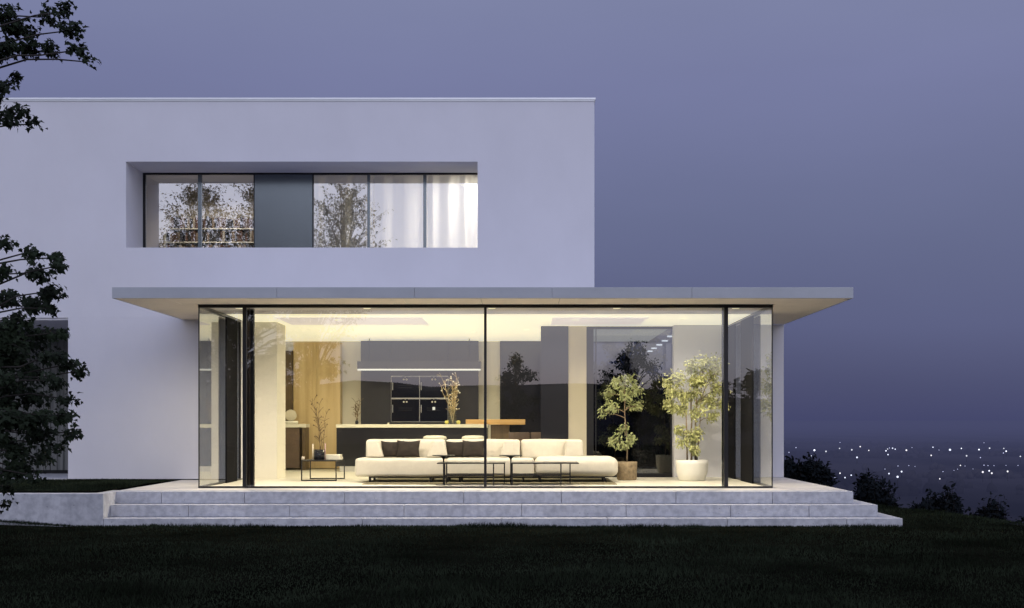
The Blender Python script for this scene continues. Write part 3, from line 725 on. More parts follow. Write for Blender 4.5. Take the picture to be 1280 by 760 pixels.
# ------------------------------------------------------------------ sofa
def soft_box(x0, x1, y0, y1, z0, z1, r, puff=.02, seed=0, taper=0.0):
    """rounded, slightly puffed cushion"""
    nx_, ny_, nz_ = 12, 8, 6; b = MB()
    cx_, cy_, cz_ = (x0+x1)/2, (y0+y1)/2, (z0+z1)/2; hx, hy, hz = (x1-x0)/2, (y1-y0)/2, (z1-z0)/2
    def P(u, v_, w_):
        x, y, z = u*hx, v_*hy, w_*hz
        ix, iy, iz = max(-hx+r, min(hx-r, x)), max(-hy+r, min(hy-r, y)), max(-hz+r, min(hz-r, z))
        dv = Vector((x-ix, y-iy, z-iz))
        if dv.length > 1e-9: dv = dv.normalized() * r
        p = Vector((ix, iy, iz)) + dv
        bulge = puff * (1-abs(u)**3) * (1-abs(v_)**3) if abs(w_) > .99 else 0
        p.z += bulge * (1 if w_ > 0 else 0)
        if abs(v_) > .99: p.y += puff * .6 * (1-abs(u)**3)*(1-abs(w_)**2) * (1 if v_ > 0 else -1)
        n_ = noise.noise(Vector((p.x*3 + seed, p.y*3, p.z*3))) * .006
        p += Vector((n_, n_, n_))
        if taper: p.y += taper * (p.z + hz)
        return (p.x + cx_, p.y + cy_, p.z + cz_)
    def lin(n_, h_):
        e_ = r / h_ if h_ > 0 else .2; e_ = min(e_, .9)
        a = [-1, -1 + e_*.15, -1 + e_*.4, -1 + e_*.7, -1 + e_]; m_ = [-1 + e_ + (2 - 2*e_)*i/n_ for i in range(1, n_)]
        return a + m_ + [-q for q in a[::-1]]
    U, V_, W = lin(nx_, hx), lin(ny_, hy), lin(nz_, hz)
    def face(A, B, f, flip):
        vs_ = [f(a, c) for a in A for c in B]; n_ = len(B); fs_ = []
        for i in range(len(A)-1):
            for j in range(n_-1):
                q = (i*n_+j, (i+1)*n_+j, (i+1)*n_+j+1, i*n_+j+1); fs_.append(q[::-1] if flip else q)
        b.add(vs_, fs_, True)
    face(U, V_, lambda a, c: P(a, c, 1), False); face(U, V_, lambda a, c: P(a, c, -1), True)
    face(U, W, lambda a, c: P(a, -1, c), False); face(U, W, lambda a, c: P(a, 1, c), True)
    face(V_, W, lambda a, c: P(1, a, c), False); face(V_, W, lambda a, c: P(-1, a, c), True)
    return b
def weld(o):
    m_ = o.modifiers.new('weld', 'WELD'); m_.merge_threshold = .0008; return o
YF = 22.35
so_ = empty('sofa', (X(608, YF), YF, 0), 'long low cream modular sofa in the middle of the glazed room', 'sofa')
xa, xb, xc = X(443.5, YF), X(608, YF), X(773, YF)
xs1 = X(556, YF)
weld(soft_box(xa, xs1, YF, YF + 1.05, .115, .435, .05, .005, 1).build('seat', M['sofa'], so_))
weld(soft_box(xs1 + .004, X(668, YF), YF, YF + 1.05, .115, .437, .05, .005, 2).build('seat', M['sofa'], so_))
weld(soft_box(X(668, YF) + .004, xc, YF, YF + 1.2, .115, .45, .11, .02, 3).build('seat', M['sofa'], so_))
YB2 = YF + .68
for a, c, sd_ in ((X(457, YB2), X(556, YB2), 4), (X(556, YB2) + .006, X(650, YB2), 5), (X(650.5, YB2) + .01, X(729, YB2), 6)):
    weld(soft_box(a, c, YB2, YB2 + .34, .41, .765, .055, .006, sd_, taper=.12).build('backrest', M['sofa'], so_))
b = MB(); b.box(X(460, YF), X(757, YF), YF + .12, YF + .2, .085, .115); b.box(X(460, YF), X(757, YF), YF + .8, YF + .88, .085, .115); b.build('base_frame', M['black'], so_)
for px in (461.5, 537.5, 559, 574.5, 654, 675, 757):
    for dy in (.1, .8):
        b = MB(); xx = X(px, YF) * (1 if dy < .5 else 1); b.box(xx - .02, xx + .02, YF + dy, YF + dy + .06, .012, .086); b.build('leg', M['black'], so_)
# bolsters: wedge shaped end cushions
def wedge(x0, x1, lean, y0, y1, z0, z1, sl, sr):
    """x0,x1 bottom; lean top inset left/right"""
    b = MB(); prof = []
    n = 8
    b.box(x0, x1, y0, y1, z0, z1)
    b.v = [(x + ((sl if x == x0 else -sr) if z == z1 else 0), y, z) for x, y, z in b.v]
    return b
YP = YB2 - .34
spec = [(457.5, 479, .0, .10, 'square cream bolster at the left end of the sofa'), (533, 559, .13, .05, 'cream wedge bolster between the two pairs of brown pillows'),
        (625, 650, .07, .0, 'cream wedge bolster just left of the backrest gap'), (706, 729.5, .02, .02, 'cream bolster at the right end of the backrest')]
for a, c, sl, sr, lb in spec:
    x0, x1 = X(a, YP), X(c, YP)
    b = wedge(x0, x1, 0, YP, YB2 + .02, .447, .755, sl, sr)
    tag(b.build('bolster', M['sofa'], bevel=.035, seg=4, loc=((x0+x1)/2, YP, .447)), lb, 'cushion', 'bolsters on the sofa')
def pillow(px0, px1, y, z0, hgt, tilt, rz, label, seed):
    wd = (px1 - px0) * y / FPX; n = 14; vs_ = []; rr = noise.noise
    for side_ in (1, -1):
        for i in range(n+1):
            for j in range(n+1):
                u = -1 + 2*i/n; v_ = -1 + 2*j/n
                th = .075 * (max(0, 1-u*u)*max(0, 1-v_*v_))**.42
                ex = 1 - .10 * (1 - v_*v_) * abs(u)**6; ez = 1 - .08 * (1 - u*u) * abs(v_)**6
                wr = .010 * rr(Vector((u*2.2 + seed, v_*2.2, side_)))
                vs_.append((u*wd/2*ex, side_*th - wr, hgt/2 + v_*hgt/2*ez - (.03*(1-u*u) if v_ > .5 else 0)*(v_-.5)))
    fs_ = []; m_ = (n+1)**2
    for s2_ in (0, 1):
        for i in range(n):
            for j in range(n):
                q = (s2_*m_ + i*(n+1)+j, s2_*m_ + (i+1)*(n+1)+j, s2_*m_ + (i+1)*(n+1)+j+1, s2_*m_ + i*(n+1)+j+1)
                fs_.append(q[::-1] if s2_ == 0 else q)
    b = MB(); b.add(vs_, fs_, True); o = b.build('pillow', M['pillow']); weld(o)
    o.location = (X((px0+px1)/2, y), y, z0); o.rotation_euler = (R(tilt), 0, R(rz)); tag(o, label, 'pillow', 'brown throw pillows')
YQ = YB2 - .14
pillow(476, 505, YQ + .02, .445, .31, -14, 6, 'leftmost dark brown pillow, against the square end bolster', 1)
pillow(495, 525, YQ - .05, .445, .325, -16, -4, 'second dark brown pillow, overlapping the leftmost one', 2)
pillow(556, 586, YQ + .02, .445, .31, -14, 7, 'third dark brown pillow, against the middle wedge bolster', 3)
pillow(577, 606, YQ - .05, .445, .325, -16, -5, 'rightmost dark brown pillow, beside the slim door mullion', 4)

b = MB(); b.box(X(455, 22), X(770, 22), 21.75, 24.2, .003, .014); o = b.build('rug', M['rug'], loc=(X(610, 22), 22.9, .003)); tag(o, 'flat olive brown rug under the cream sofa', 'rug')

# ------------------------------------------------------------------ tables in front
def side_table(px, y, lb):
    o = empty('side_table', (X(px, y), y, 0), lb, 'side table', 'round black side tables')
    zt_ = Z(569, y); x = X(px, y)
    b = MB(); b.lathe(x, y, [(.001, zt_ - .012), (.195, zt_ - .01), (.2, zt_), (.19, zt_ + .004), (.001, zt_ + .004)], 40); b.build('tabletop', M['black'], o)
    b = MB(); b.lathe(x, y, [(.012, zt_ - .09), (.018, zt_ - .06), (.045, zt_ - .03), (.09, zt_ - .0125)], 24); b.build('bracket', M['black'], o)
    b = MB(); b.tube([(x, y, .012), (x, y, zt_ - .02)], .012, 12); b.build('stem', M['black'], o)
    b = MB(); b.lathe(x, y, [(.001, .002), (.14, .002), (.14, .010), (.001, .012)], 32); b.build('base', M['black'], o)
side_table(554.5, 21.55, 'round black side table in front of the middle wedge bolster')
side_table(638.5, 21.55, 'round black side table right of the slim door mullion')
def coffee(pa, pb, lb, ext0, ext1):
    yf, yb = 21.30, 22.0
    zt_ = Z(578.4, 21.4)
    o = empty('coffee_table', (X((pa+pb)/2, 21.6), 21.6, 0), lb, 'coffee table', 'low black coffee tables')
    xa_, xb_ = X(pa, 21.4), X(pb, 21.4)
    b = MB(); b.box(xa_ - ext0, xb_ + ext1, yf, yb, zt_ - .018, zt_); b.build('tabletop', M['black'], o, bevel=.003)
    for (x, y) in ((xa_, yf + .05), (X(pb-13, 21.4), yf + .05), (X(pa, 21.4), yb - .05), (xb_, yb - .08)):
        b = MB(); b.box(x - .011, x + .011, y - .011, y + .011, .004, zt_ - .018); b.build('leg', M['black'], o)
    for y in (yf + .05, yb - .08):
        b = MB(); b.box(xa_ + .012, (X(pb - 13, 21.4) if y < 21.6 else xb_) - .012, y - .008, y + .008, Z(594.8, 21.4), Z(593.3, 21.4)); b.build('rail', M['black'], o)
    return o
coffee(556, 630, 'left low black coffee table in front of the sofa', .13, .02)
coffee(640, 714, 'right low black coffee table in front of the sofa', .02, .13)
# low table left
yl0, yl1 = 23.1, 23.95
lt = empty('low_table', (X(402, 23.5), 23.5, 0), 'low black wire-framed table left of the sofa', 'coffee table')
zl = Z(576.8, yl0)
b = MB(); b.box(X(376, yl0), X(428, yl1), yl0, yl1, zl, zl + .022); b.build('tabletop', M['black'], lt, bevel=.003)
for y, xa_, xb_, nm in ((yl0 + .01, X(377, yl0), X(420, yl0), 0), (yl1 - .01, X(388, yl1), X(430.5, yl1), 1)):
    b = MB(); r_ = .010
    b.box(xa_ - r_, xa_ + r_, y - r_, y + r_, .004, zl - .001); b.box(xb_ - r_, xb_ + r_, y - r_, y + r_, .004, zl - .001); b.box(xa_ + r_, xb_ - r_, y - r_, y + r_, .004, .004 + 2*r_)
    b.build('leg_frame', M['black'], lt)
zl += .0225
b = MB(); vx3, vy3 = X(399, 23.4), 23.4; b.lathe(vx3, vy3, [(.001, zl), (.085, zl), (.1, zl + .01), (.1, zl + .19), (.092, zl + .19), (.092, zl + .03), (.001, zl+.03)], 28)
v = empty('black_vase', (vx3, vy3, zl), 'black cylinder vase with tall thin twigs on the low table', 'vase'); b.build('vase', M['ovenglass'], v)
twigs((vx3 + .04, vy3, zl + .04), 5, .22, 1.22, .0065, M['darktwig'], 'twigs', v, .3, M['darktwig'], 21, .014)
for k_, (px, hh, mm_) in enumerate(((391, .30, 'candle'), (406.5, .31, 'pinkcandle'))):
    b = MB(); b.tube([(X(px, 23.3), 23.3, zl), (X(px, 23.3), 23.3, zl + hh)], .011, 10); cd = b.build('taper_candle', M[mm_], loc=(X(px, 23.3), 23.3, zl))
    tag(cd, ['cream taper candle left of the black vase', 'mauve taper candle right of the black vase'][k_], 'candle')
b = MB(); b.lathe(X(379, 23.25), 23.25, [(.001, zl), (.028, zl), (.03, zl + .06), (.001, zl + .062)], 20); tag(b.build('tealight', M['candle'], loc=(X(379, 23.25), 23.25, zl)), 'short cream pillar candle at the left corner of the low table', 'candle')
zz = zl
for k_, (a, c, th) in enumerate(((405, 427, .05), (406, 426, .045))):
    b = MB(); b.box(X(a, 23.6), X(c, 23.6), 23.5, 23.78, zz, zz + th - .002); o = b.build('book', M['ivory'], bevel=.004, loc=(X(416, 23.6), 23.64, zz)); zz += th
    tag(o, ['lower pale book of the stack on the low table', 'upper pale book of the stack on the low table'][k_], 'book', 'books stacked on the low table')

# ------------------------------------------------------------------ foliage
def leaf_poly(b, p, d, nrm, size, kind=0):
    """p base point, d direction, nrm normal"""
    d = d.normalized(); s__ = d.cross(nrm)
    if s__.length < 1e-4: s__ = Vector((1, 0, 0))
    s__.normalize(); n_ = s__.cross(d)
    if kind == 0:   # lobed maple-like leaf, slightly cupped
        sh_ = [(0, 0), (.18, .04), (.46, .02), (.36, .26), (.62, .52), (.30, .58), (.22, .76), (0, 1.12), (-.22, .76), (-.30, .58), (-.62, .52), (-.36, .26), (-.46, .02), (-.18, .04)]
    else:
        sh_ = [(0, 0), (.24, .28), (.22, .62), (0, 1), (-.22, .62), (-.24, .28)]
    vs_ = [p + s__*(x*size) + d*(y*size) + n_*(abs(x)*size*.35 - y*y*size*.25) for x, y in sh_]
    b.add(vs_, [tuple(range(len(vs_)))])
def rv(rr): 
    while True:
        v_ = Vector((rr.uniform(-1, 1), rr.uniform(-1, 1), rr.uniform(-1, 1)))
        if .01 < v_.length < 1: return v_
def limb(wood, a, c, r0, r1, rr, n=7, wob=.06):
    a, c = Vector(a), Vector(c); Ln = (c-a).length; pts_ = []
    for i in range(n+1):
        f = i/n; p = a.lerp(c, f) + Vector((0, 0, .10*Ln*math.sin(math.pi*f)))
        if 0 < i < n: p += rv(rr)*wob*Ln*.4
        pts_.append(p)
    wood.tube(pts_, [r0 + (r1-r0)*i/n for i in range(n+1)], 6); return pts_
def spray(wood, lv, src, c, rad, nt, nl, size, rr, kind=0, droop=.5, jit=.75):
    """twigs from src fanning into an ellipsoid round c, leaves along each"""
    c = Vector(c); src = Vector(src)
    for q in range(nt):
        v_ = rv(rr); v_ = v_.normalized() * (.35 + .65*rr.random())
        tip = c + Vector((v_.x*rad[0], v_.y*rad[1], v_.z*rad[2]))
        mid = src.lerp(tip, .5) + rv(rr)*.08*(tip-src).length + Vector((0, 0, .08*(tip-src).length))
        wood.tube([src, mid, tip], [size*.06, size*.04, size*.02], 4, False)
        for i in range(nl):
            f = .35 + .65*(i + rr.random())/nl
            p = (src.lerp(mid, f*2) if f < .5 else mid.lerp(tip, f*2-1)) + rv(rr)*size*jit
            d = (tip-src).normalized()*.6 + rv(rr) + Vector((0, 0, -droop)); nr = rv(rr)*.8 + Vector((0, -.3, .8))
            leaf_poly(lv, p, d, nr, size*rr.uniform(.6, 1.2), kind)

# foreground maple on the left: a real tree between viewer and house
rr = random.Random(3)
YTn = 13.6
tr = empty('maple_tree', (-7.2, YTn, -.45), 'dark maple tree whose branches reach in from the left edge', 'tree')
wood = MB(); lv = MB()
def tp(px, py, dy=0): return Vector(at(px, py, YTn + dy))
trunk_top = Vector((-6.9, YTn, 5.2))
wood.tube([(-7.2, YTn, -.5), (-7.15, YTn, .6), (-7.05, YTn+.05, 2.0), (-6.95, YTn, 3.6), trunk_top], [.19, .16, .13, .1, .06], 10)
clusters = [(20, 432, 30, 18, 20), (45, 465, 24, 16, 16), (10, 505, 26, 16, 18), (48, 500, 22, 14, 14), (35, 530, 26, 14, 16), (8, 545, 22, 14, 14), (60, 575, 16, 8, 8), (30, 400, 24, 12, 12), (25, 570, 24, 12, 14), (12, 595, 16, 10, 8),
  # px, py, rx, rz (px), twigs, leaves
    (8, 305, 22, 9, 9), (5, 340, 20, 12, 12), (45, 318, 14, 8, 7), (70, 325, 14, 7, 8), (55, 343, 22, 9, 14), (78, 335, 8, 6, 4), (15, 375, 28, 14, 16), (70, 368, 24, 8, 15), (50, 385, 26, 10, 16), (72, 388, 14, 6, 5),
    (12, 415, 34, 16, 24), (60, 418, 24, 10, 10), (80, 418, 13, 6, 5), (20, 450, 34, 18, 28), (70, 448, 18, 10, 10), (95, 458, 16, 6, 9), (98, 468, 14, 5, 6), (25, 490, 34, 18, 26), (75, 478, 16, 10, 9), (85, 500, 12, 7, 6),
    (15, 525, 30, 16, 22), (60, 520, 22, 9, 10), (80, 522, 18, 6, 9), (90, 543, 12, 6, 7), (55, 545, 26, 10, 18), (70, 560, 14, 7, 8), (20, 560, 28, 14, 20), (30, 585, 22, 10, 13), (44, 596, 8, 6, 4), (5, 610, 9, 6, 5), (2, 635, 8, 7, 5), (10, 475, 26, 14, 14), (40, 435, 20, 12, 12)]
for px, py, rx, rz, n in clusters:
    dy = rr.uniform(-.7, .7); c = tp(px, py, dy); s = FPX/(YTn+dy)
    sz = max(.5, min(4.6, c.z - rr.uniform(.5, 1.3)))
    a = Vector((-7.05, YTn, sz)); src = c - Vector((rx/s*.8, 0, -.02))
    limb(wood, a, src, .020, .007, rr)
    spray(wood, lv, src, c, (rx/s, .38, rz/s*.95), max(3, int(n*.95)), 11, .053, rr, 0, .5, 1.25)
for px, py, rx, rz, n in [(10, 15, 26, 14, 20), (30, 35, 26, 14, 26), (12, 62, 20, 12, 16), (60, 18, 13, 8, 7), (85, 12, 12, 6, 7), (92, 36, 18, 8, 12), (70, 62, 14, 10, 9), (100, 60, 12, 8, 7), (115, 74, 8, 5, 4), (38, 60, 20, 14, 16), (5, 105, 14, 10, 8), (22, 98, 9, 6, 3), (8, 145, 14, 10, 9), (30, 140, 14, 9, 8), (40, 152, 9, 7, 4), (-5, 120, 12, 14, 8)]:
    dy = rr.uniform(-.5, .5); c = tp(px, py, dy); s = FPX/(YTn+dy)
    a = Vector((-6.95, YTn, max(3.6, min(5.0, c.z - rr.uniform(.5, 1.1))))); src = c - Vector((rx/s*.8, 0, .03))
    limb(wood, a, src, .018, .007, rr)
    spray(wood, lv, src, c, (rx/s, .34, rz/s*.95), max(3, int(n*.95)), 11, .053, rr, 0, .5, 1.25)
wood.build('trunk', M['bark'], tr); lv.build('crown', M['leafdark'], tr)

# garden trees behind the viewpoint (they show as reflections in the panes)
def big_tree(x, y, hgt, spreadx, base_z, n, size, seed, label, mat_leaf, group, low=.25, kind=1, nt=10, name='garden_tree', mw='bark', r0=.2):
    rr = random.Random(seed); t = empty(name, (x, y, base_z), label, 'tree', group)
    wood = MB(); lv = MB(); top = base_z + hgt
    wood.tube([(x, y, base_z - .3), (x + .1, y, base_z + hgt*.3), (x - .05, y, base_z + hgt*.6), (x, y, base_z + hgt*.9)], [r0, r0*.75, r0*.45, r0*.12], 8)
    for q in range(n):
        f = low + (1-low)*rr.random()**.85; a_ = rr.random()*6.283
        prof = math.sin(math.pi*min(1, max(.08, (f-low)/(1-low)*.85 + .12)))**.7
        r_ = spreadx*prof*rr.uniform(.35, 1.0)
        c = Vector((x + r_*math.cos(a_), y + r_*math.sin(a_), base_z + hgt*f))
        a = Vector((x, y, base_z + hgt*max(low*.6, f - .22)))
        src = a.lerp(c, .75)
        limb(wood, a, src, r0*.2, r0*.07, rr, 5)
        rad = hgt*.075*rr.uniform(.6, 1.2)
        spray(wood, lv, src, c, (rad*1.3, rad*1.3, rad*.8), nt, 9, size, rr, kind, .5, 1.3)
    wood.build('trunk', M[mw], t); lv.build('crown', mat_leaf, t); return t
g_ = 'garden trees reflected in the panes'
big_tree(-14.2, -6, 11.9, 3.0, -.5, 130, .12, 31, 'tree mirrored in the leftmost upstairs pane, behind the viewpoint', M['leafback'], g_, .24)
big_tree(-11.2, -5, 12.0, 2.2, -.5, 100, .12, 37, 'tree mirrored beside the upstairs metal panel, behind the viewpoint', M['leafback'], g_, .3)
big_tree(-7.9, -6.5, 12.6, 2.1, -.5, 90, .12, 41, 'slimmer tree mirrored in the sheer curtains, behind the viewpoint', M['leafback'], g_, .33)
big_tree(-9.0, 1.2, 5.6, 3.6, -.5, 60, .13, 44, 'nearest tree, mirrored across the left door pane, behind the viewpoint', M['leafback'], g_, .42, 0, 9)
big_tree(5.5, -20, 5.4, 1.9, -.5, 60, .16, 61, 'tree mirrored in the glass above the small ficus, behind the viewpoint', M['leafback'], g_, .2)
big_tree(-.3, -21, 4.9, 1.2, -.5, 34, .15, 62, 'small tree mirrored in the dark rear door, behind the viewpoint', M['leafback'], g_, .25)
# a far tree belt behind the viewpoint
for q in range(9):
    x = -46 + q*12 + random.uniform(-3, 3)
    if -14 < x < 9: continue
    big_tree(x, -74 + random.uniform(-5, 5), random.uniform(5.5, 8.5), 4.8, -.5, 26, .55, 50 + q, 'broad dark tree far across the lawn, mirrored low in the glass', M['leafback'], 'far trees behind the viewpoint', .12, 1, 7)
# trees behind the house, seen through the dark back window
big_tree(X(785, 37), 37, 4.9, 1.3, -.5, 60, .13, 71, 'dark tree behind the rear window, above the small ficus', M['leafback'], 'trees behind the house', .12, 1, 9)
big_tree(X(835, 41), 41, 3.4, 1.5, -.5, 26, .13, 72, 'low dark tree behind the rear window, between the two potted plants', M['leafback'], 'trees behind the house', .08, 1, 9)
big_tree(X(745, 39), 39, 3.4, 1.3, -.5, 26, .13, 73, 'low dark tree behind the rear window beside its frame', M['leafback'], 'trees behind the house', .08, 1, 9)

hg = empty('hedge', (2.6, 33.5, -.5), 'dense dark hedge behind the rear window', 'hedge')
rr = random.Random(5); lv = MB(); wd_ = MB()
for q in range(90):
    x = rr.uniform(.6, 6.0); c = Vector((x, 33.5 + rr.uniform(-.5, .5), rr.uniform(.2, 2.6) + .3*fb(x, 0, 1)))
    spray(wd_, lv, (x, 33.5, max(-.4, c.z - .5)), c, (.4, .4, .3), 9, 9, .12, rr, 1)
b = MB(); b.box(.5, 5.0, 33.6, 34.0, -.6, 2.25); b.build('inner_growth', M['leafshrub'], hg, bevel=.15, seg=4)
lv.build('foliage', M['leafback'], hg); wd_.build('stems', M['bark'], hg)
def shrub(px, py_top, w_px, D, seed, label, n=26):
    rr = random.Random(seed); s = FPX/D; x = X(px, D); gz = ground_z(x, D); top = Z(py_top, D); hh = top - gz
    t = empty('shrub', (x, D, gz), label, 'shrub', 'dark shrubs along the slope'); wood = MB(); lv = MB()
    for q in range(int(n*1.6)):
        a_ = rr.random()*6.283; f = rr.random(); rw_ = w_px/s/2
        c = Vector((x + rw_*math.cos(a_)*math.sqrt(1 - .8*f*f)*rr.random()**.5, D + rw_*.8*math.sin(a_)*rr.random(), gz + hh*(.1 + .8*f) ))
        src = Vector((x, D, gz)).lerp(c, .55)
        limb(wood, (x + rr.uniform(-.1, .1), D, gz - .1), src, .03, .012, rr, 4)
        spray(wood, lv, src, c, (rw_*.34, rw_*.34, hh*.16), 14, 11, .13*D/30, rr, 1)
    wood.build('stems', M['bark'], t); lv.build('foliage', M['leafshrub'], t)
shrub(1012, 566, 58, 33, 81, 'dark shrub against the right end wall of the house', 30)
shrub(992, 574, 50, 34, 86, 'low dark shrub half hidden behind the right end wall', 20)
shrub(1092, 589, 66, 31, 82, 'rounded dark shrub behind the right end of the steps', 32)
shrub(1178, 606, 66, 29, 83, 'dark shrub right of the steps, below the brightest lights', 60)
shrub(1150, 626, 50, 28, 87, 'low dark shrub in front of the gap right of the steps', 30)
shrub(1238, 620, 58, 28, 84, 'low spreading dark shrub near the right edge', 56)
shrub(1284, 628, 40, 27, 85, 'dark shrub cut by the right edge of view', 20)

# potted plants
def potted(px, y, label, pot_m, prof, trunks, blobs, leaf_m, seed, size, n_leaf, wm='barkin', tp_m='potted_tree'):
    rr = random.Random(seed); x = X(px, y); o = empty(tp_m, (x, y, .002), label, 'potted plant')
    b = MB(); b.lathe(x, y, prof, 40); b.build('pot', M[pot_m], o)
    zt_ = max(z for r, z in prof) - .03; rt = [r for r, z in prof if abs(z - (zt_+.03)) < .002][0]
    b = MB(); b.lathe(x, y, [(.001, zt_ + .01), (rt - .012, zt_)], 28); b.build('soil', M['soil'], o)
    wood = MB(); lv = MB(); tops = []
    for (dx, topx, topz, r) in trunks:
        p0 = Vector((x + dx, y + rr.uniform(-.04, .04), zt_)); p1 = Vector((x + topx, y + rr.uniform(-.1, .1), topz)); tops.append((p0, p1))
        pts_ = [p0.lerp(p1, i/6) + (rv(rr)*.02 if 0 < i < 6 else Vector()) for i in range(7)]; wood.tube(pts_, [r*(1-.08*i) for i in range(7)], 7)
    for (bx, by, rx, rz, n) in blobs:
        c = Vector(at(bx, by, y + rr.uniform(-.12, .12))); s = FPX/y
        p0, p1 = min(tops, key=lambda t__: abs(t__[1].x - c.x)); f = max(.15, min(1, (c.z - .12 - p0.z)/(p1.z - p0.z))); a = p0.lerp(p1, f)
        src = a.lerp(c, .6); limb(wood, a, src, .009, .005, rr, 4)
        spray(wood, lv, src, c, (rx/s, min(.4, rx/s), rz/s), n, n_leaf, size, rr, 1, .7, 1.5)
    wood.build('stems', M[wm], o); lv.build('foliage', M[leaf_m], o)
YP1 = 23.55
potted(783.5, YP1, 'small standard ficus with two foliage balls in a brown pot', 'brownpot', [(.001, .002), (.165, .002), (.185, .02), (.193, .3), (.196, .345), (.178, .345), (.17, .29)],
       [(.0, -.05, 1.75, .014)],
       [(757, 490, 9, 9, 9), (770, 478, 11, 10, 12), (785, 474, 12, 9, 13), (797, 487, 10, 11, 11), (780, 492, 14, 10, 13), (800, 505, 8, 6, 6), (762, 508, 9, 8, 8), (753, 515, 5, 6, 4), (790, 505, 8, 6, 5),
        (778, 536, 9, 8, 9), (768, 549, 8, 7, 8), (787, 548, 9, 7, 9), (778, 554, 10, 6, 7)], 'leafin2', 91, .058, 15)
YP2 = 23.3
potted(865, YP2, 'large bushy ficus in a round white pot by the right panes', 'whitepot', [(.001, .002), (.215, .002), (.245, .02), (.285, .16), (.30, .30), (.303, .39), (.28, .39), (.275, .3)],
       [(-.09, -.12, 1.5, .016), (-.01, 0, 1.8, .019), (.07, .1, 1.75, .020), (.1, .16, 1.5, .012)],
       [(880, 448, 14, 8, 16), (900, 446, 8, 9, 8), (865, 458, 16, 10, 20), (895, 462, 14, 11, 20), (845, 470, 14, 9, 18), (870, 475, 20, 11, 28), (900, 483, 12, 12, 17), (838, 488, 13, 9, 17), (860, 493, 20, 11, 26), (885, 500, 18, 12, 24), (835, 507, 9, 9, 10), (850, 510, 14, 8, 15), (905, 505, 8, 9, 9), (893, 519, 11, 8, 10), (875, 515, 14, 8, 11), (830, 478, 7, 6, 5),
        (850, 537, 9, 8, 10), (862, 548, 12, 10, 15), (874, 540, 8, 9, 8), (868, 560, 9, 6, 8), (853, 552, 7, 6, 7)], 'leafin', 92, .060, 17)

# ------------------------------------------------------------------ distant city lights in the valley
lights = [(232,251,2.4),(290,257,2),(215,279,1.7),(140,238,1.3),(105,262,1.3),(358,242,1.6),(360,212,1),(419,249,2.1),(461,233,1.8),(445,287,2.3),(504,252,1.6),(590,254,1.6),(598,245,1.5),(607,240,1.2),(623,241,1.7),(636,246,1.6),(600,273,1.8),(692,251,2.2),(720,238,1),
 (825,236,1.6),(855,250,1),(816,277,1.9),(910,249,2.9),(967,242,1.5),(993,279,2.1),(1055,248,1.9),(1062,288,1.4),(1080,214,1),(1108,241,2),(1179,242,1.6),(1191,256,1.9),(1177,265,1.4),(1262,282,1.8),
 (360,366,1.9),(385,388,1.9),(416,376,1.9),(335,388,1.2),(270,334,1.5),(605,368,2),(668,358,2.3),(648,384,2.9),(585,345,1.1),(650,330,1.2),(704,328,1.1),(735,332,.9),(859,394,1.7),(875,358,1.2),(962,327,1.6),(985,330,1),(948,346,1),(1074,360,2.6),(1106,354,1.9),(1119,366,2.3),(1198,357,2.3),(1080,326,1.4),(1100,328,1.2),(1130,328,1.1),(1190,327,1),(1250,327,1.1),(1025,345,.9),(930,352,.9)]
CITY = [emat('valley_lamp_a', (.80, .84, 1), 2.2), emat('valley_lamp_b', (.95, .93, 1), 1.3), emat('valley_lamp_c', (.75, .80, 1), 1.5), emat('valley_lamp_d', (.85, .88, 1), 1.0)]
def city_light(px, py, r, nm=None, y=None):
    s_dist = FPX * (EYE + 40.0 - 7) / (py - VY) if y is None else y
    rad = r * .46 * s_dist / FPX; x, yy, z = at(px, py, s_dist)
    b = MB(); b.ball((x, yy, z), rad, 8, 6)
    bright = r >= 1.5
    o = b.build('street_lamp', (CITY[int(px*7+py) % 4] if bright else M['citydim']), loc=(x, yy, -40))
    mb = MB(); mb.tube([(x, yy, -40.5), (x, yy, z - rad*.9)], min(.12, rad*.12), 5); mb.build('mast', M['void'], o)
    tag(o, 'bright blurred lamp among the far lights of the valley' if bright else 'faint lamp among the far lights of the valley', 'lamp', 'bright valley lights' if bright else 'faint valley lights')
for zx, zy, r in lights: city_light(960 + zx/4, 500 + zy/4, r)

# woods in the valley
rr = random.Random(77); b = MB()
for q in range(34):
    D = rr.uniform(450, 2600); px = rr.uniform(960, 1330); cx_ = X(px, D); nn = rr.randint(10, 40)
    for j in range(nn):
        rad = rr.uniform(1.8, 4.2); x = cx_ + rr.gauss(0, 34); y = D + rr.gauss(0, 14)
        n0 = len(b.v); b.ball((x, y, -40 + rad*.6), rad, 7, 5)
        for k2 in range(n0, len(b.v)):
            p = Vector(b.v[k2]); b.v[k2] = tuple(p + Vector((1, 1, 1))*noise.noise(p*.25)*rad*.5)
tag(b.build('distant_wood', M['terrain']), 'dark clumps of far-off woodland between the valley lights', 'woodland', kind='stuff')

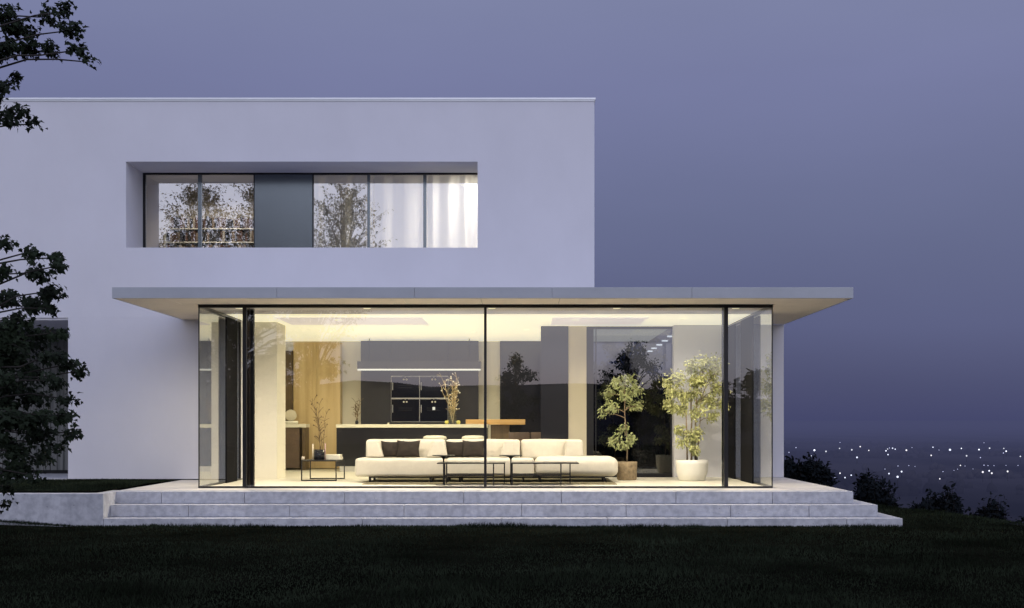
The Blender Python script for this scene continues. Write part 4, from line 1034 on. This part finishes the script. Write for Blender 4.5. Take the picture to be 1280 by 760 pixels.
# added lamps on a made-up cable, standing in for mirrored ceiling lights
pth = []
sl = [(845.5, 414.7, 26.2), (838, 420.5, 27.6), (831, 426, 29.0), (824, 431, 30.6), (817.5, 435.3, 32.3), (812.5, 439, 34.0)]
for q, (px, py, D) in enumerate(sl):
    x, y, z = at(px, py, D); pth.append((x, y, z + .02))
    b = MB(); b.box(x - .065, x + .065, y - .06, y + .06, z - .014, z + .014);
    tag(b.build('reflection_lamp', M['lamp'], loc=(x, y, z + .014)), 'small flat lamp standing in for a light mirrored in the rear window', 'lamp', 'lamps standing in for mirrored lights')
b = MB(); b.tube([(pth[0][0] + .1, 25.1, pth[0][2] + .03)] + pth + [(pth[-1][0] - .4, 36.8, pth[-1][2] - .1)], .006, 5)
tag(b.build('reflection_lamp_cable', M['black'], loc=pth[0]), 'thin made-up cable joining the stand-in lamps behind the rear window', 'cable')

# ------------------------------------------------------------------ interior lighting: ceiling fittings added to brighten the room and soffit
def downlight(x, y, z, power, col=(1, .91, .70), n=0):
    b = MB(); b.lathe(x, y, [(.001, z), (.045, z)], 20); b.lathe(x, y, [(.045, z), (.06, z - .004), (.065, z + .004)], 20)
    o = b.build('added_downlight', M['ceil'], loc=(x, y, z)); 
    l = bpy.data.lights.new('added_downlight_beam', 'SPOT'); l.spot_size = R(165); l.spot_blend = .6; l.shadow_soft_size = .06; l.energy = power*1.5; l.color = col
    lo = bpy.data.objects.new('added_downlight_beam', l); COL.objects.link(lo); lo.parent = o; lo.location = (0, 0, -.03)
    return o
for i, x in enumerate((-4.75, -2.6, -.5, 1.6, 3.6)):
    tag(downlight(x, 21.15, 2.995, 225, (1, .87, .67)), 'added recessed light in the front strip of the room ceiling', 'ceiling light', 'added front ceiling lights')
for i, x in enumerate((-3.4, -1.2, 1.0, 3.0)):
    tag(downlight(x, 23.3, 2.975, 30), 'added recessed light above the sofa', 'ceiling light', 'added ceiling lights above the sofa')
for i, x in enumerate((-4.0, -2.5, -1.0)):
    tag(downlight(x, 26.6, 2.992, 85, (1, .87, .58)), 'added recessed light over the kitchen', 'ceiling light', 'added kitchen ceiling lights')
tag(downlight(.1, 26.0, 2.992, 45), 'added recessed light over the dining table', 'ceiling light')
